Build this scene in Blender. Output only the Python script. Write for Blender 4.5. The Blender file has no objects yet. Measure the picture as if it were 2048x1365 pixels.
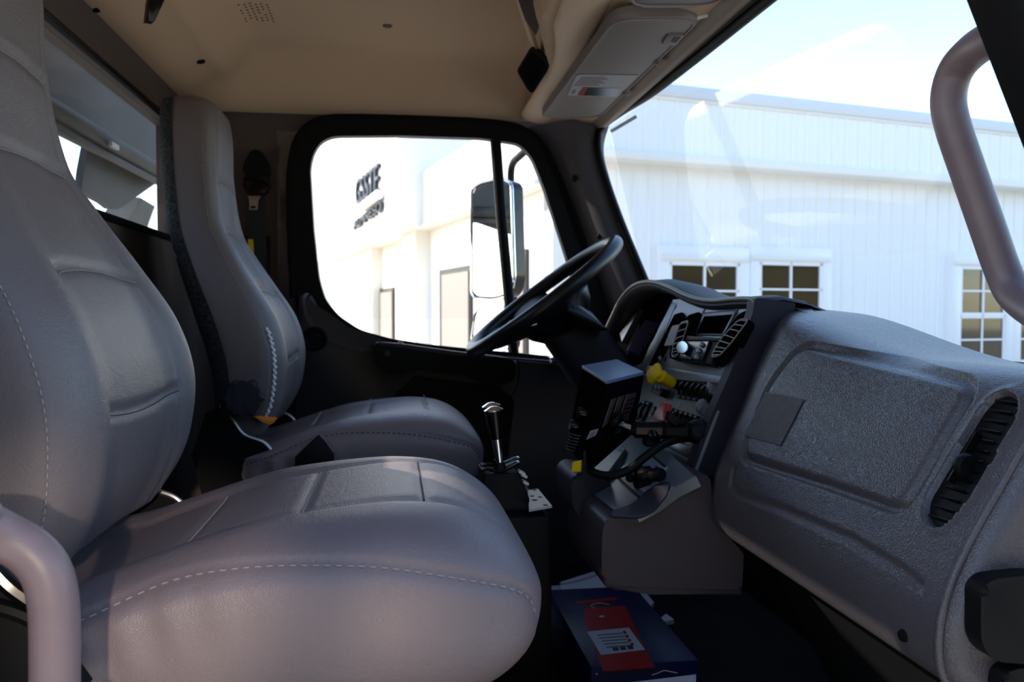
import bpy, bmesh, math, random
from mathutils import Vector, Matrix, Quaternion

# ------------------------------------------------------------------ camera, world, sun, exposure
scene = bpy.context.scene
COL = scene.collection
FPX, CZ = 1650.0, 0.78                 # focal length in pixels of a 2048 px wide frame, eye height above cab floor
YAW, PITCH = math.radians(8.2), math.radians(2.0)
CAM = Vector((0.0, 0.0, CZ))
FWD = Vector((math.sin(YAW)*math.cos(PITCH), math.cos(YAW)*math.cos(PITCH), -math.sin(PITCH)))
RGT = Vector((math.cos(YAW), -math.sin(YAW), 0.0))
UPV = RGT.cross(FWD)
cd = bpy.data.cameras.new('camera'); cam = bpy.data.objects.new('camera', cd); COL.objects.link(cam)
cd.sensor_width = 22.3; cd.sensor_fit = 'HORIZONTAL'; cd.lens = 22.3*FPX/2048.0
cd.clip_start = 0.02; cd.clip_end = 500
cd.dof.use_dof = True; cd.dof.focus_distance = 1.05; cd.dof.aperture_fstop = 5.0
cam.matrix_world = Matrix(((RGT.x, UPV.x, -FWD.x, CAM.x), (RGT.y, UPV.y, -FWD.y, CAM.y), (RGT.z, UPV.z, -FWD.z, CAM.z), (0, 0, 0, 1)))
scene.camera = cam

SUN_AZ = Vector((-0.92, 0.40, 0.0)).normalized()   # where the sun stands (behind the truck, a little to the driver's side)
SUN_EL = math.radians(34)
world = bpy.data.worlds.new('world'); scene.world = world; world.use_nodes = True
wn = world.node_tree.nodes; wl = world.node_tree.links
bg = wn['Background']
sky = wn.new('ShaderNodeTexSky'); sky.sky_type = 'NISHITA'; sky.sun_disc = False
sky.sun_elevation = SUN_EL; sky.sun_rotation = math.atan2(SUN_AZ.x, SUN_AZ.y)
sky.air_density = 1.0; sky.dust_density = 0.4; sky.ozone_density = 1.0; sky.altitude = 0
wl.new(sky.outputs[0], bg.inputs[0]); bg.inputs[1].default_value = 0.285
sd = bpy.data.lights.new('sun', 'SUN'); so = bpy.data.objects.new('sun', sd); COL.objects.link(so)
sd.energy = 4.0; sd.angle = math.radians(0.6); sd.color = (1.0, 0.90, 0.76)
sdir = (SUN_AZ*math.cos(SUN_EL) + Vector((0, 0, math.sin(SUN_EL)))).normalized()
so.rotation_euler = sdir.to_track_quat('Z', 'Y').to_euler(); so.location = (-6, 4, 8)
# added spot lamps warm the passenger seat; assumed sun glints, no reflecting vehicle built
for gi, (gp, gt, ga, ge) in enumerate((((0.75, -4.2, 1.75), (-0.265, 0.85, 0.500), 3.6, 380.0), ((0.75, -4.2, 1.60), (-0.005, 0.83, 0.462), 1.25, 260.0))):
    gd = bpy.data.lights.new('assumed_glint_spot', 'SPOT'); go = bpy.data.objects.new('assumed_glint_spot', gd); COL.objects.link(go)
    gd.energy = ge; gd.color = (1.0, 0.82, 0.64); gd.spot_size = math.radians(ga); gd.spot_blend = 0.30; gd.shadow_soft_size = 0.05
    go.location = gp; go.rotation_euler = (Vector(gp)-Vector(gt)).to_track_quat('Z', 'Y').to_euler()
vs = scene.view_settings
scene.display_settings.display_device = 'sRGB'
vs.view_transform = 'Standard'; vs.look = 'None'; vs.exposure = 1.0; vs.gamma = 1.0; vs.use_curve_mapping = False
scene.cycles.use_denoising = True
scene.cycles.max_bounces = 10; scene.cycles.diffuse_bounces = 6; scene.cycles.transparent_max_bounces = 16
scene.cycles.sample_clamp_indirect = 6.0
scene.cycles.caustics_reflective = False; scene.cycles.caustics_refractive = False

# ------------------------------------------------------------------ geometry helpers
def ray(px, py):
    return (FWD + RGT*((px-1024.0)/FPX) + UPV*((682.5-py)/FPX))
def U(px, py, X=None, Y=None, Z=None, D=None):
    """the real point of the place that the photograph shows at a pixel, given one known coordinate"""
    r = ray(px, py)
    if X is not None: t = (X-CAM.x)/r.x
    elif Y is not None: t = (Y-CAM.y)/r.y
    elif Z is not None: t = (Z-CAM.z)/r.z
    else: t = D
    return CAM + r*t
class Plane:
    def __init__(s, p, n): s.p = Vector(p); s.n = Vector(n).normalized()
    def at(s, px, py, off=0.0):
        r = ray(px, py); t = (s.p+s.n*off-CAM).dot(s.n)/r.dot(s.n)
        return CAM + r*t
def lin(c): return tuple(((v/255.0)/12.92 if v/255.0 <= 0.04045 else ((v/255.0+0.055)/1.055)**2.4) for v in c)
def sstep(a, b, x):
    t = min(1.0, max(0.0, (x-a)/(b-a))); return t*t*(3-2*t)
def interp(tab, x):
    if x <= tab[0][0]: return tab[0][1]
    for (a, va), (b, vb) in zip(tab, tab[1:]):
        if x <= b: return va+(vb-va)*(x-a)/(b-a)
    return tab[-1][1]
def smooth_tab(tab, x):
    """Catmull-Rom through a table of (x, value)"""
    n = len(tab)
    if x <= tab[0][0]: return tab[0][1]
    if x >= tab[-1][0]: return tab[-1][1]
    for i in range(n-1):
        if x <= tab[i+1][0]:
            x0, v0 = tab[i]; x1, v1 = tab[i+1]
            m0 = (v1-tab[i-1][1])/(x1-tab[i-1][0]) if i > 0 else (v1-v0)/(x1-x0)
            m1 = (tab[i+2][1]-v0)/(tab[i+2][0]-x0) if i < n-2 else (v1-v0)/(x1-x0)
            h = x1-x0; t = (x-x0)/h
            return (2*t**3-3*t**2+1)*v0+(t**3-2*t**2+t)*h*m0+(-2*t**3+3*t**2)*v1+(t**3-t**2)*h*m1
def spline(pts, n=8, closed=False):
    pts = [Vector(p) for p in pts]; out = []; N = len(pts)
    rng = range(N if closed else N-1)
    for i in rng:
        p0 = pts[(i-1) % N] if closed or i > 0 else pts[0]*2-pts[1]
        p1, p2 = pts[i], pts[(i+1) % N]
        p3 = pts[(i+2) % N] if closed or i+2 < N else pts[-1]*2-pts[-2]
        for k in range(n):
            t = k/n
            out.append(0.5*((2*p1)+(p2-p0)*t+(2*p0-5*p1+4*p2-p3)*t*t+(-p0+3*p1-3*p2+p3)*t**3))
    if not closed: out.append(pts[-1])
    return out
def prop(o, label=None, cat=None, group=None, kind=None):
    if label: o['label'] = label
    if cat: o['category'] = cat
    if group: o['group'] = group
    if kind: o['kind'] = kind
    return o
def empty(name, loc=(0, 0, 0), label=None, cat=None, group=None, kind=None):
    o = bpy.data.objects.new(name, None); COL.objects.link(o); o.location = loc; o.empty_display_size = 0.05
    return prop(o, label, cat, group, kind)
def place(o, parent):
    if parent is not None:
        o.parent = parent
        o.matrix_parent_inverse = parent_world(parent).inverted()
    return o
def parent_world(p):
    m = p.matrix_basis.copy()
    if p.parent is not None: m = parent_world(p.parent) @ p.matrix_parent_inverse @ m
    return m
def obj(name, bm, mat, parent=None, sharp=35, smooth=True):
    me = bpy.data.meshes.new(name); bmesh.ops.recalc_face_normals(bm, faces=bm.faces[:]); bm.to_mesh(me); bm.free()
    if smooth:
        for p in me.polygons: p.use_smooth = True
        if sharp is not None: me.set_sharp_from_angle(angle=math.radians(sharp))
    me.materials.append(M[mat] if isinstance(mat, str) else mat)
    o = bpy.data.objects.new(name, me); COL.objects.link(o)
    return place(o, parent)
def twin(src, name, mat4, parent):
    """another object that shares the mesh of src"""
    o = bpy.data.objects.new(name, src.data); COL.objects.link(o); o.matrix_world = mat4; o.matrix_basis = mat4
    return place(o, parent)
def b_box(bm, size, loc=(0, 0, 0), rot=None, bevel=0.0, seg=2):
    r = bmesh.ops.create_cube(bm, size=1.0); vs_ = r['verts']
    bmesh.ops.scale(bm, vec=Vector(size), verts=vs_)
    if bevel > 0:
        es = list({e for v in vs_ for e in v.link_edges})
        rr = bmesh.ops.bevel(bm, geom=es, offset=bevel, segments=seg, affect='EDGES', profile=0.5)
        vs_ = list({v for f in rr['faces'] for v in f.verts} | {v for v in vs_ if v.is_valid})
    m = Matrix.Translation(Vector(loc)) @ (rot.to_4x4() if rot is not None else Matrix.Identity(4))
    bmesh.ops.transform(bm, matrix=m, verts=vs_)
    return vs_
def box(name, size, loc, mat, parent=None, rot=None, bevel=0.0, seg=2, sharp=35):
    bm = bmesh.new(); b_box(bm, size, loc, rot, bevel, seg); return obj(name, bm, mat, parent, sharp)
def b_tube(bm, pts, r, n=12, cap=True, closed=False):
    pts = [Vector(p) for p in pts]; N = len(pts); rings = []
    T = []
    for i in range(N):
        a = pts[(i-1) % N] if closed or i > 0 else pts[i]; b = pts[(i+1) % N] if closed or i < N-1 else pts[i]
        T.append((b-a).normalized())
    ref = Vector((0, 0, 1)) if abs(T[0].z) < 0.9 else Vector((1, 0, 0))
    u = T[0].cross(ref).normalized()
    for i in range(N):
        u = (u - T[i]*u.dot(T[i])).normalized(); v = T[i].cross(u)
        rad = r[i] if isinstance(r, (list, tuple)) else r
        rings.append([bm.verts.new(pts[i]+(u*math.cos(2*math.pi*k/n)+v*math.sin(2*math.pi*k/n))*rad) for k in range(n)])
    for i in range(N if closed else N-1):
        A, B = rings[i], rings[(i+1) % N]
        for k in range(n): bm.faces.new((A[k], A[(k+1) % n], B[(k+1) % n], B[k]))
    if cap and not closed: bm.faces.new(rings[0][::-1]); bm.faces.new(rings[-1])
def tube(name, pts, r, mat, parent=None, n=12, sharp=50, closed=False):
    bm = bmesh.new(); b_tube(bm, pts, r, n, True, closed); return obj(name, bm, mat, parent, sharp)
def b_lathe(bm, prof, p, axis, n=24):
    """profile of (radius, height) revolved about an axis through p"""
    q = Vector((0, 0, 1)).rotation_difference(Vector(axis).normalized()).to_matrix(); p = Vector(p); rings = []
    for (r, h) in prof:
        if r < 1e-6: rings.append([bm.verts.new(p+q@Vector((0, 0, h)))])
        else: rings.append([bm.verts.new(p+q@Vector((r*math.cos(2*math.pi*k/n), r*math.sin(2*math.pi*k/n), h))) for k in range(n)])
    for A, B in zip(rings, rings[1:]):
        if len(A) == 1 and len(B) == 1: continue
        for k in range(n):
            a, b = A[k % len(A)], A[(k+1) % len(A)]; c, d = B[(k+1) % len(B)], B[k % len(B)]
            f = [a]; [f.append(x) for x in (b, c, d) if x not in f]
            bm.faces.new(f)
def lathe(name, prof, p, axis, mat, parent=None, n=24, sharp=40):
    bm = bmesh.new(); b_lathe(bm, prof, p, axis, n); return obj(name, bm, mat, parent, sharp)
def b_prism(bm, pts, vec, bevel=0.0, seg=2, lift=0.0):
    """polygon pushed along vec; bevel rounds the rim of the far (vec) cap"""
    vec = Vector(vec); A = [bm.verts.new(Vector(p)) for p in pts]; B = [bm.verts.new(Vector(p)+vec) for p in pts]; n = len(A)
    f0 = bm.faces.new(A[::-1]); f1 = bm.faces.new(B)
    for k in range(n): bm.faces.new((A[k], A[(k+1) % n], B[(k+1) % n], B[k]))
    if bevel > 0:
        bmesh.ops.bevel(bm, geom=list(f1.edges), offset=bevel, segments=seg, affect='EDGES', profile=0.5, clamp_overlap=True)
def prism(name, pts, vec, mat, parent=None, bevel=0.0, seg=2, sharp=35):
    bm = bmesh.new(); b_prism(bm, pts, vec, bevel, seg); return obj(name, bm, mat, parent, sharp)
def plate(name, pxs, plane, t0, t1, mat, parent=None, bevel=0.0, rnd=0, sharp=35):
    """a flat piece lying on a known plane, outline given in pixels of the photograph"""
    pts = [plane.at(x, y, t1)-plane.n*(t1-t0) for x, y in pxs]
    if rnd: pts = round_poly(pts, rnd)
    return prism(name, pts, plane.n*(t1-t0), mat, parent, bevel, 2, sharp)
def round_poly(pts, r, n=5):
    out = []; N = len(pts); pts = [Vector(p) for p in pts]
    for i in range(N):
        a, b, c = pts[i-1], pts[i], pts[(i+1) % N]
        ra = min(r, (a-b).length*0.48, (c-b).length*0.48)
        p, q = b+(a-b).normalized()*ra, b+(c-b).normalized()*ra
        for k in range(n+1):
            t = k/n; out.append(p*(1-t)**2+b*2*t*(1-t)+q*t*t)
    return out
def grid(name, rows, mat, parent=None, sharp=60, closed_u=False, thick=0.0, caps=False):
    """surface through rows of points"""
    bm = bmesh.new(); V = [[bm.verts.new(Vector(p)) for p in r] for r in rows]; n = len(V[0])
    for A, B in zip(V, V[1:]):
        for k in range(n if closed_u else n-1):
            bm.faces.new((A[k], A[(k+1) % n], B[(k+1) % n], B[k]))
    if caps: bm.faces.new(V[0][::-1]); bm.faces.new(V[-1])
    if thick:
        bmesh.ops.recalc_face_normals(bm, faces=bm.faces[:])
        bmesh.ops.solidify(bm, geom=bm.faces[:], thickness=thick)
    return obj(name, bm, mat, parent, sharp)
def ring_plate(name, inner, outer, vec, mat, parent=None, bevel=0.0, n=96, center=None):
    """a plate with an opening: inner and outer outlines lie in one plane y = const, both star shaped about the centre"""
    inner = [Vector(p) for p in inner]; outer = [Vector(p) for p in outer]; vec = Vector(vec)
    c = center or sum(inner, Vector())/len(inner)
    def hit(poly, ang):
        d = Vector((math.cos(ang), 0, math.sin(ang))); best = None
        for a, b in zip(poly, poly[1:]+poly[:1]):
            e = b-a; den = d.x*e.z-d.z*e.x
            if abs(den) < 1e-12: continue
            w = a-c; t = (w.x*e.z-w.z*e.x)/den; s = (w.x*d.z-w.z*d.x)/den
            if t > 0 and -1e-6 <= s <= 1+1e-6 and (best is None or t > best): best = t
        return c+d*best
    angs = sorted({round(math.atan2(p.z-c.z, p.x-c.x), 4) for p in outer+inner} | {round(-math.pi+2*math.pi*k/n, 4) for k in range(n)})
    bm = bmesh.new(); I0, O0, I1, O1 = [], [], [], []
    for a in angs:
        pi, po = hit(inner, a), hit(outer, a)
        I0.append(bm.verts.new(pi)); O0.append(bm.verts.new(po)); I1.append(bm.verts.new(pi+vec)); O1.append(bm.verts.new(po+vec))
    m = len(angs)
    for k in range(m):
        j = (k+1) % m
        bm.faces.new((I0[k], I0[j], O0[j], O0[k])); bm.faces.new((I1[k], O1[k], O1[j], I1[j]))
        bm.faces.new((I0[k], I1[k], I1[j], I0[j])); bm.faces.new((O0[k], O0[j], O1[j], O1[k]))
    if bevel:
        es = [e for e in bm.edges if len(e.link_faces) == 2 and e.calc_face_angle(0) > 0.8]
        bmesh.ops.bevel(bm, geom=es, offset=bevel, segments=2, affect='EDGES', profile=0.5)
    return obj(name, bm, mat, parent, 40)
def copy_tree(o, parent=None, delta=None):
    c = o.copy(); COL.objects.link(c)
    if parent is not None: c.parent = parent
    elif delta is not None: c.matrix_basis = delta @ o.matrix_basis
    for ch in [x for x in bpy.data.objects if x.parent == o]: copy_tree(ch, c)
    return c

# ------------------------------------------------------------------ materials
M = {}
def mat(name, color, rough=0.5, metal=0.0, spec=0.5, bump=None, vary=None, coat=0.0, emit=None, sheen=0.0):
    """principled material; bump=(kind, scale, strength[, distance]); vary=(scale, second colour, amount)"""
    m = bpy.data.materials.new(name); m.use_nodes = True; nt = m.node_tree; N = nt.nodes; L = nt.links
    b = N['Principled BSDF']; c = lin(color)+(1,)
    b.inputs['Base Color'].default_value = c; b.inputs['Roughness'].default_value = rough
    b.inputs['Metallic'].default_value = metal; b.inputs['Specular IOR Level'].default_value = spec
    b.inputs['Coat Weight'].default_value = coat; b.inputs['Sheen Weight'].default_value = sheen
    tc = N.new('ShaderNodeTexCoord')
    if vary:
        n = N.new('ShaderNodeTexNoise'); n.inputs['Scale'].default_value = vary[0]; n.inputs['Detail'].default_value = 5
        L.new(tc.outputs['Object'], n.inputs['Vector'])
        r = N.new('ShaderNodeValToRGB'); r.color_ramp.elements[0].position = 0.5-vary[2]*0.5; r.color_ramp.elements[1].position = 0.5+vary[2]*0.5
        r.color_ramp.elements[0].color = c; r.color_ramp.elements[1].color = lin(vary[1])+(1,)
        L.new(n.outputs['Fac'], r.inputs[0]); L.new(r.outputs[0], b.inputs['Base Color'])
    if bump:
        kind, sc, st = bump[:3]
        bp = N.new('ShaderNodeBump'); bp.inputs['Strength'].default_value = st; bp.inputs['Distance'].default_value = bump[3] if len(bump) > 3 else 0.001
        if kind == 'leather':
            t = N.new('ShaderNodeTexVoronoi'); t.feature = 'DISTANCE_TO_EDGE'; t.inputs['Scale'].default_value = sc
            t2 = N.new('ShaderNodeTexNoise'); t2.inputs['Scale'].default_value = sc*0.12; t2.inputs['Detail'].default_value = 6; t2.inputs['Distortion'].default_value = 1.5
            mp = N.new('ShaderNodeMapping'); mp.inputs['Scale'].default_value = (1.0, 0.45, 1.0)
            L.new(tc.outputs['Object'], mp.inputs[0]); L.new(mp.outputs[0], t.inputs['Vector']); L.new(mp.outputs[0], t2.inputs['Vector'])
            mx = N.new('ShaderNodeMath'); mx.operation = 'MULTIPLY_ADD'; mx.inputs[1].default_value = 1.2
            L.new(t2.outputs['Fac'], mx.inputs[0]); L.new(t.outputs['Distance'], mx.inputs[2]); L.new(mx.outputs[0], bp.inputs['Height'])
        else:
            t = N.new('ShaderNodeTexNoise'); t.inputs['Scale'].default_value = sc; t.inputs['Detail'].default_value = 4
            L.new(tc.outputs['Object'], t.inputs['Vector']); L.new(t.outputs['Fac'], bp.inputs['Height'])
        L.new(bp.outputs[0], b.inputs['Normal'])
    if emit: b.inputs['Emission Color'].default_value = lin(emit[0])+(1,); b.inputs['Emission Strength'].default_value = emit[1]
    M[name] = m; return m
def glass(name, tint=(255, 255, 255), dirt=0.0, refl=1.0):
    """a thin pane: clear with a fresnel reflection; dirt adds a dusty film"""
    m = bpy.data.materials.new(name); m.use_nodes = True; N = m.node_tree.nodes; L = m.node_tree.links; N.clear()
    out = N.new('ShaderNodeOutputMaterial'); tr = N.new('ShaderNodeBsdfTransparent'); tr.inputs[0].default_value = lin(tint)+(1,)
    gl = N.new('ShaderNodeBsdfGlossy'); gl.inputs['Roughness'].default_value = 0.02
    lw = N.new('ShaderNodeLayerWeight'); lw.inputs[0].default_value = 0.5      # Schlick reflectance, the same from both sides
    p5 = N.new('ShaderNodeMath'); p5.operation = 'POWER'; p5.inputs[1].default_value = 5.0; L.new(lw.outputs['Facing'], p5.inputs[0])
    fr = N.new('ShaderNodeMath'); fr.operation = 'MULTIPLY_ADD'; fr.inputs[1].default_value = 0.96*refl; fr.inputs[2].default_value = 0.04*refl; L.new(p5.outputs[0], fr.inputs[0])
    mx = N.new('ShaderNodeMixShader'); L.new(fr.outputs[0], mx.inputs[0]); L.new(tr.outputs[0], mx.inputs[1]); L.new(gl.outputs[0], mx.inputs[2])
    last = mx
    if dirt:
        df = N.new('ShaderNodeBsdfDiffuse'); df.inputs[0].default_value = lin((170, 165, 155))+(1,)
        tl = N.new('ShaderNodeBsdfTranslucent'); tl.inputs[0].default_value = lin((190, 185, 175))+(1,)
        ad = N.new('ShaderNodeMixShader'); ad.inputs[0].default_value = 0.5; L.new(df.outputs[0], ad.inputs[1]); L.new(tl.outputs[0], ad.inputs[2])
        tc = N.new('ShaderNodeTexCoord'); n = N.new('ShaderNodeTexNoise'); n.inputs['Scale'].default_value = 9; n.inputs['Detail'].default_value = 8
        mp = N.new('ShaderNodeMapping'); mp.inputs['Scale'].default_value = (1, 3, 0.6); L.new(tc.outputs['Object'], mp.inputs[0]); L.new(mp.outputs[0], n.inputs['Vector'])
        mr = N.new('ShaderNodeMapRange'); mr.inputs['From Min'].default_value = 0.3; mr.inputs['From Max'].default_value = 0.8; mr.inputs['To Min'].default_value = dirt*0.4; mr.inputs['To Max'].default_value = dirt*1.5
        L.new(n.outputs['Fac'], mr.inputs[0])
        m2 = N.new('ShaderNodeMixShader'); L.new(mr.outputs[0], m2.inputs[0]); L.new(mx.outputs[0], m2.inputs[1]); L.new(ad.outputs[0], m2.inputs[2]); last = m2
    L.new(last.outputs[0], out.inputs[0]); M[name] = m
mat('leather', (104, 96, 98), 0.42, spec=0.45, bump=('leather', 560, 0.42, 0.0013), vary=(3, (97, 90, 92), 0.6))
mat('leather_lit', (126, 113, 114), 0.42, spec=0.45, bump=('leather', 480, 0.42, 0.0014), vary=(3, (119, 106, 108), 0.6))  # same leather, lighter and warmer: side light on the cushion put into colour
mat('thread', (146, 138, 136), 0.7)
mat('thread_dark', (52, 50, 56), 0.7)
mat('dash', (70, 65, 70), 0.31, bump=('leather', 520, 0.5, 0.0014), vary=(4, (68, 64, 67), 0.6))
mat('dash_smooth', (54, 47, 52), 0.5, spec=0.3, bump=('noise', 900, 0.12, 0.0006))
mat('pod', (38, 36, 46), 0.55, spec=0.22, bump=('noise', 900, 0.15, 0.0006))
mat('headliner', (186, 162, 136), 0.85, spec=0.2, bump=('noise', 700, 0.15, 0.001), vary=(2.5, (178, 154, 128), 0.7))
mat('headliner_front', (196, 172, 146), 0.6, spec=0.4, bump=('noise', 800, 0.12, 0.0008))
mat('trim_mauve', (84, 74, 71), 0.65, spec=0.2, bump=('noise', 800, 0.15, 0.0008))
mat('visor', (112, 106, 104), 0.6, bump=('noise', 1200, 0.15, 0.0006))
mat('pillar', (80, 79, 86), 0.6, spec=0.25, bump=('noise', 900, 0.15, 0.0006))
mat('door_plastic', (40, 39, 47), 0.36, spec=0.35, bump=('noise', 900, 0.15, 0.0006))
mat('black', (11, 11, 13), 0.5, spec=0.14)
mat('black_gloss', (8, 8, 10), 0.2, spec=0.3)
mat('rubber', (14, 14, 16), 0.8, spec=0.12, bump=('noise', 300, 0.2, 0.001))
mat('wheel_black', (15, 15, 18), 0.33, spec=0.3, bump=('noise', 600, 0.15, 0.0005))
mat('floor_mat', (14, 13, 15), 0.8, spec=0.1, bump=('noise', 160, 0.5, 0.003), vary=(14, (32, 31, 33), 0.6))
mat('bezel', (108, 113, 119), 0.38, metal=0.45, bump=('noise', 1500, 0.05, 0.0004))
mat('rim_trim', (120, 116, 112), 0.4)
mat('chrome', (225, 228, 232), 0.08, metal=1.0)
mat('steel', (150, 150, 150), 0.35, metal=0.9)
mat('alu', (190, 188, 184), 0.45, metal=0.3)
mat('mirror', (235, 238, 240), 0.02, metal=1.0)
mat('tube_grip', (112, 98, 102), 0.45, bump=('noise', 400, 0.12, 0.0006), vary=(30, (104, 90, 95), 0.5))
mat('cloth', (62, 64, 66), 0.95, spec=0.1, bump=('noise', 500, 0.8, 0.003), vary=(160, (34, 36, 38), 0.3))
mat('belt', (26, 25, 27), 0.8)
mat('yellow', (222, 186, 10), 0.4)
mat('orange', (220, 120, 20), 0.7)
mat('red', (205, 20, 24), 0.4)
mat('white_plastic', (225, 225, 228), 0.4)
mat('blue_top', (84, 98, 122), 0.45)
mat('screen', (5, 5, 6), 0.6, spec=0.0)
mat('matte_black', (9, 9, 11), 0.9, spec=0.0)
mat('grey_label', (150, 150, 156), 0.6)
mat('paper', (184, 184, 194), 0.8)
mat('box_blue', (12, 18, 62), 0.4, spec=0.15)
mat('box_red', (150, 8, 8), 0.4, spec=0.15)
mat('box_dark', (14, 18, 40), 0.4)
mat('print_grey', (90, 90, 96), 0.6)
mat('siding', (244, 244, 244), 0.6)
mat('siding_trim', (236, 234, 228), 0.6)
mat('coping', (214, 216, 218), 0.5)
mat('stucco', (240, 236, 228), 0.8, bump=('noise', 40, 0.2, 0.005))
mat('win_white', (240, 240, 242), 0.4)
mat('win_frame_dark', (40, 36, 34), 0.5)
mat('blind', (150, 140, 130), 0.7)
mat('room_dark', (52, 44, 36), 0.9)
mat('sign_face', (40, 44, 60), 0.5)
mat('truck_steel', (66, 64, 60), 0.6, vary=(6, (50, 49, 47), 0.6), bump=('noise', 30, 0.2, 0.002))
mat('truck_rib', (26, 25, 24), 0.6, vary=(8, (60, 58, 55), 0.6))
mat('truck_white', (215, 218, 222), 0.5)
mat('asphalt', (196, 186, 170), 0.9, bump=('noise', 60, 0.4, 0.01), vary=(0.6, (182, 172, 158), 0.7))
mat('foliage', (70, 88, 40), 0.9, vary=(0.5, (104, 80, 44), 0.5), bump=('noise', 1.5, 1.0, 0.6))
mat('bark', (70, 56, 44), 0.9)
glass('glass_clear'); glass('glass_wind', (248, 252, 252)); glass('glass_rear', (240, 242, 242), 0.022, 0.5); glass('glass_pane', (190, 190, 185))

# ------------------------------------------------------------------ the cab shell
XR, YL, YP = -0.60, 2.56, 0.60          # rear trim, driver's door, passenger door opening
floor = box('floor', (1.75, 2.1, 0.03), (0.175, 1.6, -0.015), 'floor_mat'); prop(floor, 'black textured rubber cab floor', kind='structure')
fw = box('wall_front', (0.03, 2.05, 0.70), (0.985, 1.6, 0.35), 'rubber'); prop(fw, 'black padded firewall under the dashboard', kind='structure')
roof = box('roof', (1.42, 2.15, 0.03), (0.02, 1.6, 1.60), 'truck_white', bevel=0.01); prop(roof, 'white outer roof skin of the cab', kind='structure')
wr_ = box('wall_right', (0.28, 0.05, 1.6), (-0.56, 0.575, 0.80), 'trim_mauve'); prop(wr_, 'rear quarter trim beside the open passenger door', kind='structure')
hd = box('trim_1', (1.1, 0.05, 0.14), (0.15, 0.575, 1.53), 'trim_mauve', bevel=0.01); prop(hd, 'header trim above the open passenger door', kind='structure')

# rear wall with its wide window
zt = (U(150, 83, X=XR).z+U(300, 211, X=XR).z)/2; zb = (U(200, 430, X=XR).z+U(320, 470, X=XR).z)/2
wy0, wy1 = 0.78, 2.43
rear = empty('wall_rear', (XR, 1.6, 0), 'grey rear wall of the cab with a wide window', kind='structure')
bm = bmesh.new()
b_box(bm, (0.05, 2.0, zb), (XR-0.025, 1.6, zb/2)); b_box(bm, (0.05, 2.0, 1.60-zt), (XR-0.025, 1.6, (zt+1.60)/2))
b_box(bm, (0.05, wy0-0.58, zt-zb), (XR-0.025, (wy0+0.58)/2, (zt+zb)/2)); b_box(bm, (0.05, 2.6-wy1, zt-zb), (XR-0.025, (wy1+2.6)/2, (zt+zb)/2))
obj('wall_panel', bm, 'trim_mauve', rear, 30)
# rounded trim where the wall turns up to the headliner and into the side wall
rows = []
for k in range(9):
    a = k/8*math.pi/2
    rows.append([(XR+0.05*(1-math.cos(a)), y, 1.40-0.055+0.055*math.sin(a)) for y in (0.6, 1.2, 1.8, 2.4, 2.58)])
grid('upper_trim', rows, 'trim_mauve', rear)
rows = []
for k in range(9):
    a = k/8*math.pi/2
    rows.append([(XR+0.08*(1-math.cos(a)), 2.46+0.09*math.sin(a), z) for z in (0.0, 0.5, 1.0, 1.40)])
grid('corner_trim', rows, 'trim_mauve', rear)
bm = bmesh.new()
sq = [(XR+0.003, wy0, zb), (XR+0.003, wy1, zb), (XR+0.003, wy1, zt), (XR+0.003, wy0, zt)]
b_tube(bm, sq, 0.009, 8, closed=True); obj('rubber_seal', bm, 'black', rear)
win = box('window_1', (0.004, wy1-wy0, zt-zb), (XR-0.022, (wy0+wy1)/2, (zt+zb)/2), 'glass_rear'); prop(win, 'dusty rear window behind the seats', kind='structure')
for (px, py) in ((187, 10), (336, 155)):
    p = U(px, py, X=XR+0.012)
    lathe('trim_plug', [(0, 0.012), (0.012, 0.011), (0.014, 0.006), (0.014, 0)], p, (1, 0, -0.15), 'rubber', rear, 14)

# headliner
def xc(y): return interp([(0.6, 0.20), (1.2, 0.22), (1.7, 0.255), (2.05, 0.35), (2.6, 0.40)], y)
def zceil(x, y):
    r = 0.60 + 0.055*sstep(XR, -0.47, x) + 0.095*sstep(-0.46, -0.33, x)
    l = 0.76 - 0.03*sstep(2.10, 2.36, y) - 0.14*sstep(2.33, 2.54, y)
    pr = 0.75 - 0.16*(1-sstep(0.60, 0.85, y))
    e = xc(y)
    f = 0.75 - 0.155*sstep(e, e+0.05, x) - 0.03*sstep(e+0.08, 0.60, x)
    k = 90.0
    return CZ - math.log(sum(math.exp(-k*v) for v in (r, l, pr, f)))/k
ys = [0.60+0.0166*i for i in range(118)]; xs = [XR+0.012*i for i in range(103)]
ceil = grid('ceiling', [[(x, y, zceil(x, y)) for y in ys] for x in xs], 'headliner'); prop(ceil, 'beige moulded headliner of the cab', kind='structure')
p = U(775, 51, Z=zceil(0.0, 1.9))
lathe('headliner_plug', [(0, -0.004), (0.010, -0.004), (0.014, 0.0), (0.015, 0.012)], p, (0, 0, 1), 'trim_mauve', ceil, 16)
p = U(402, 150, X=-0.49); p.z = zceil(p.x, p.y)
lathe('headliner_plug', [(0, -0.006), (0.010, -0.005), (0.011, 0.0), (0.011, 0.012)], p, (-0.3, 0, 1), 'rubber', ceil, 14)
# little speaker holes in the headliner, lying against its slope
bm = bmesh.new(); random.seed(4)
for i in range(6):
    for j in range(7):
        if random.random() < 0.12: continue
        x = -0.36+0.013*i; y = 2.06+0.018*j+0.006*(i % 2); z = zceil(x, y)-0.0008
        n = Vector((-(zceil(x+.004, y)-zceil(x-.004, y))/.008, -(zceil(x, y+.004)-zceil(x, y-.004))/.008, 1))
        b_lathe(bm, [(0.003, 0), (0, 0.0)], (x, y, z), n, 6)
prop(obj('speaker_holes', bm, 'black', ceil), kind='stuff')

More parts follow.
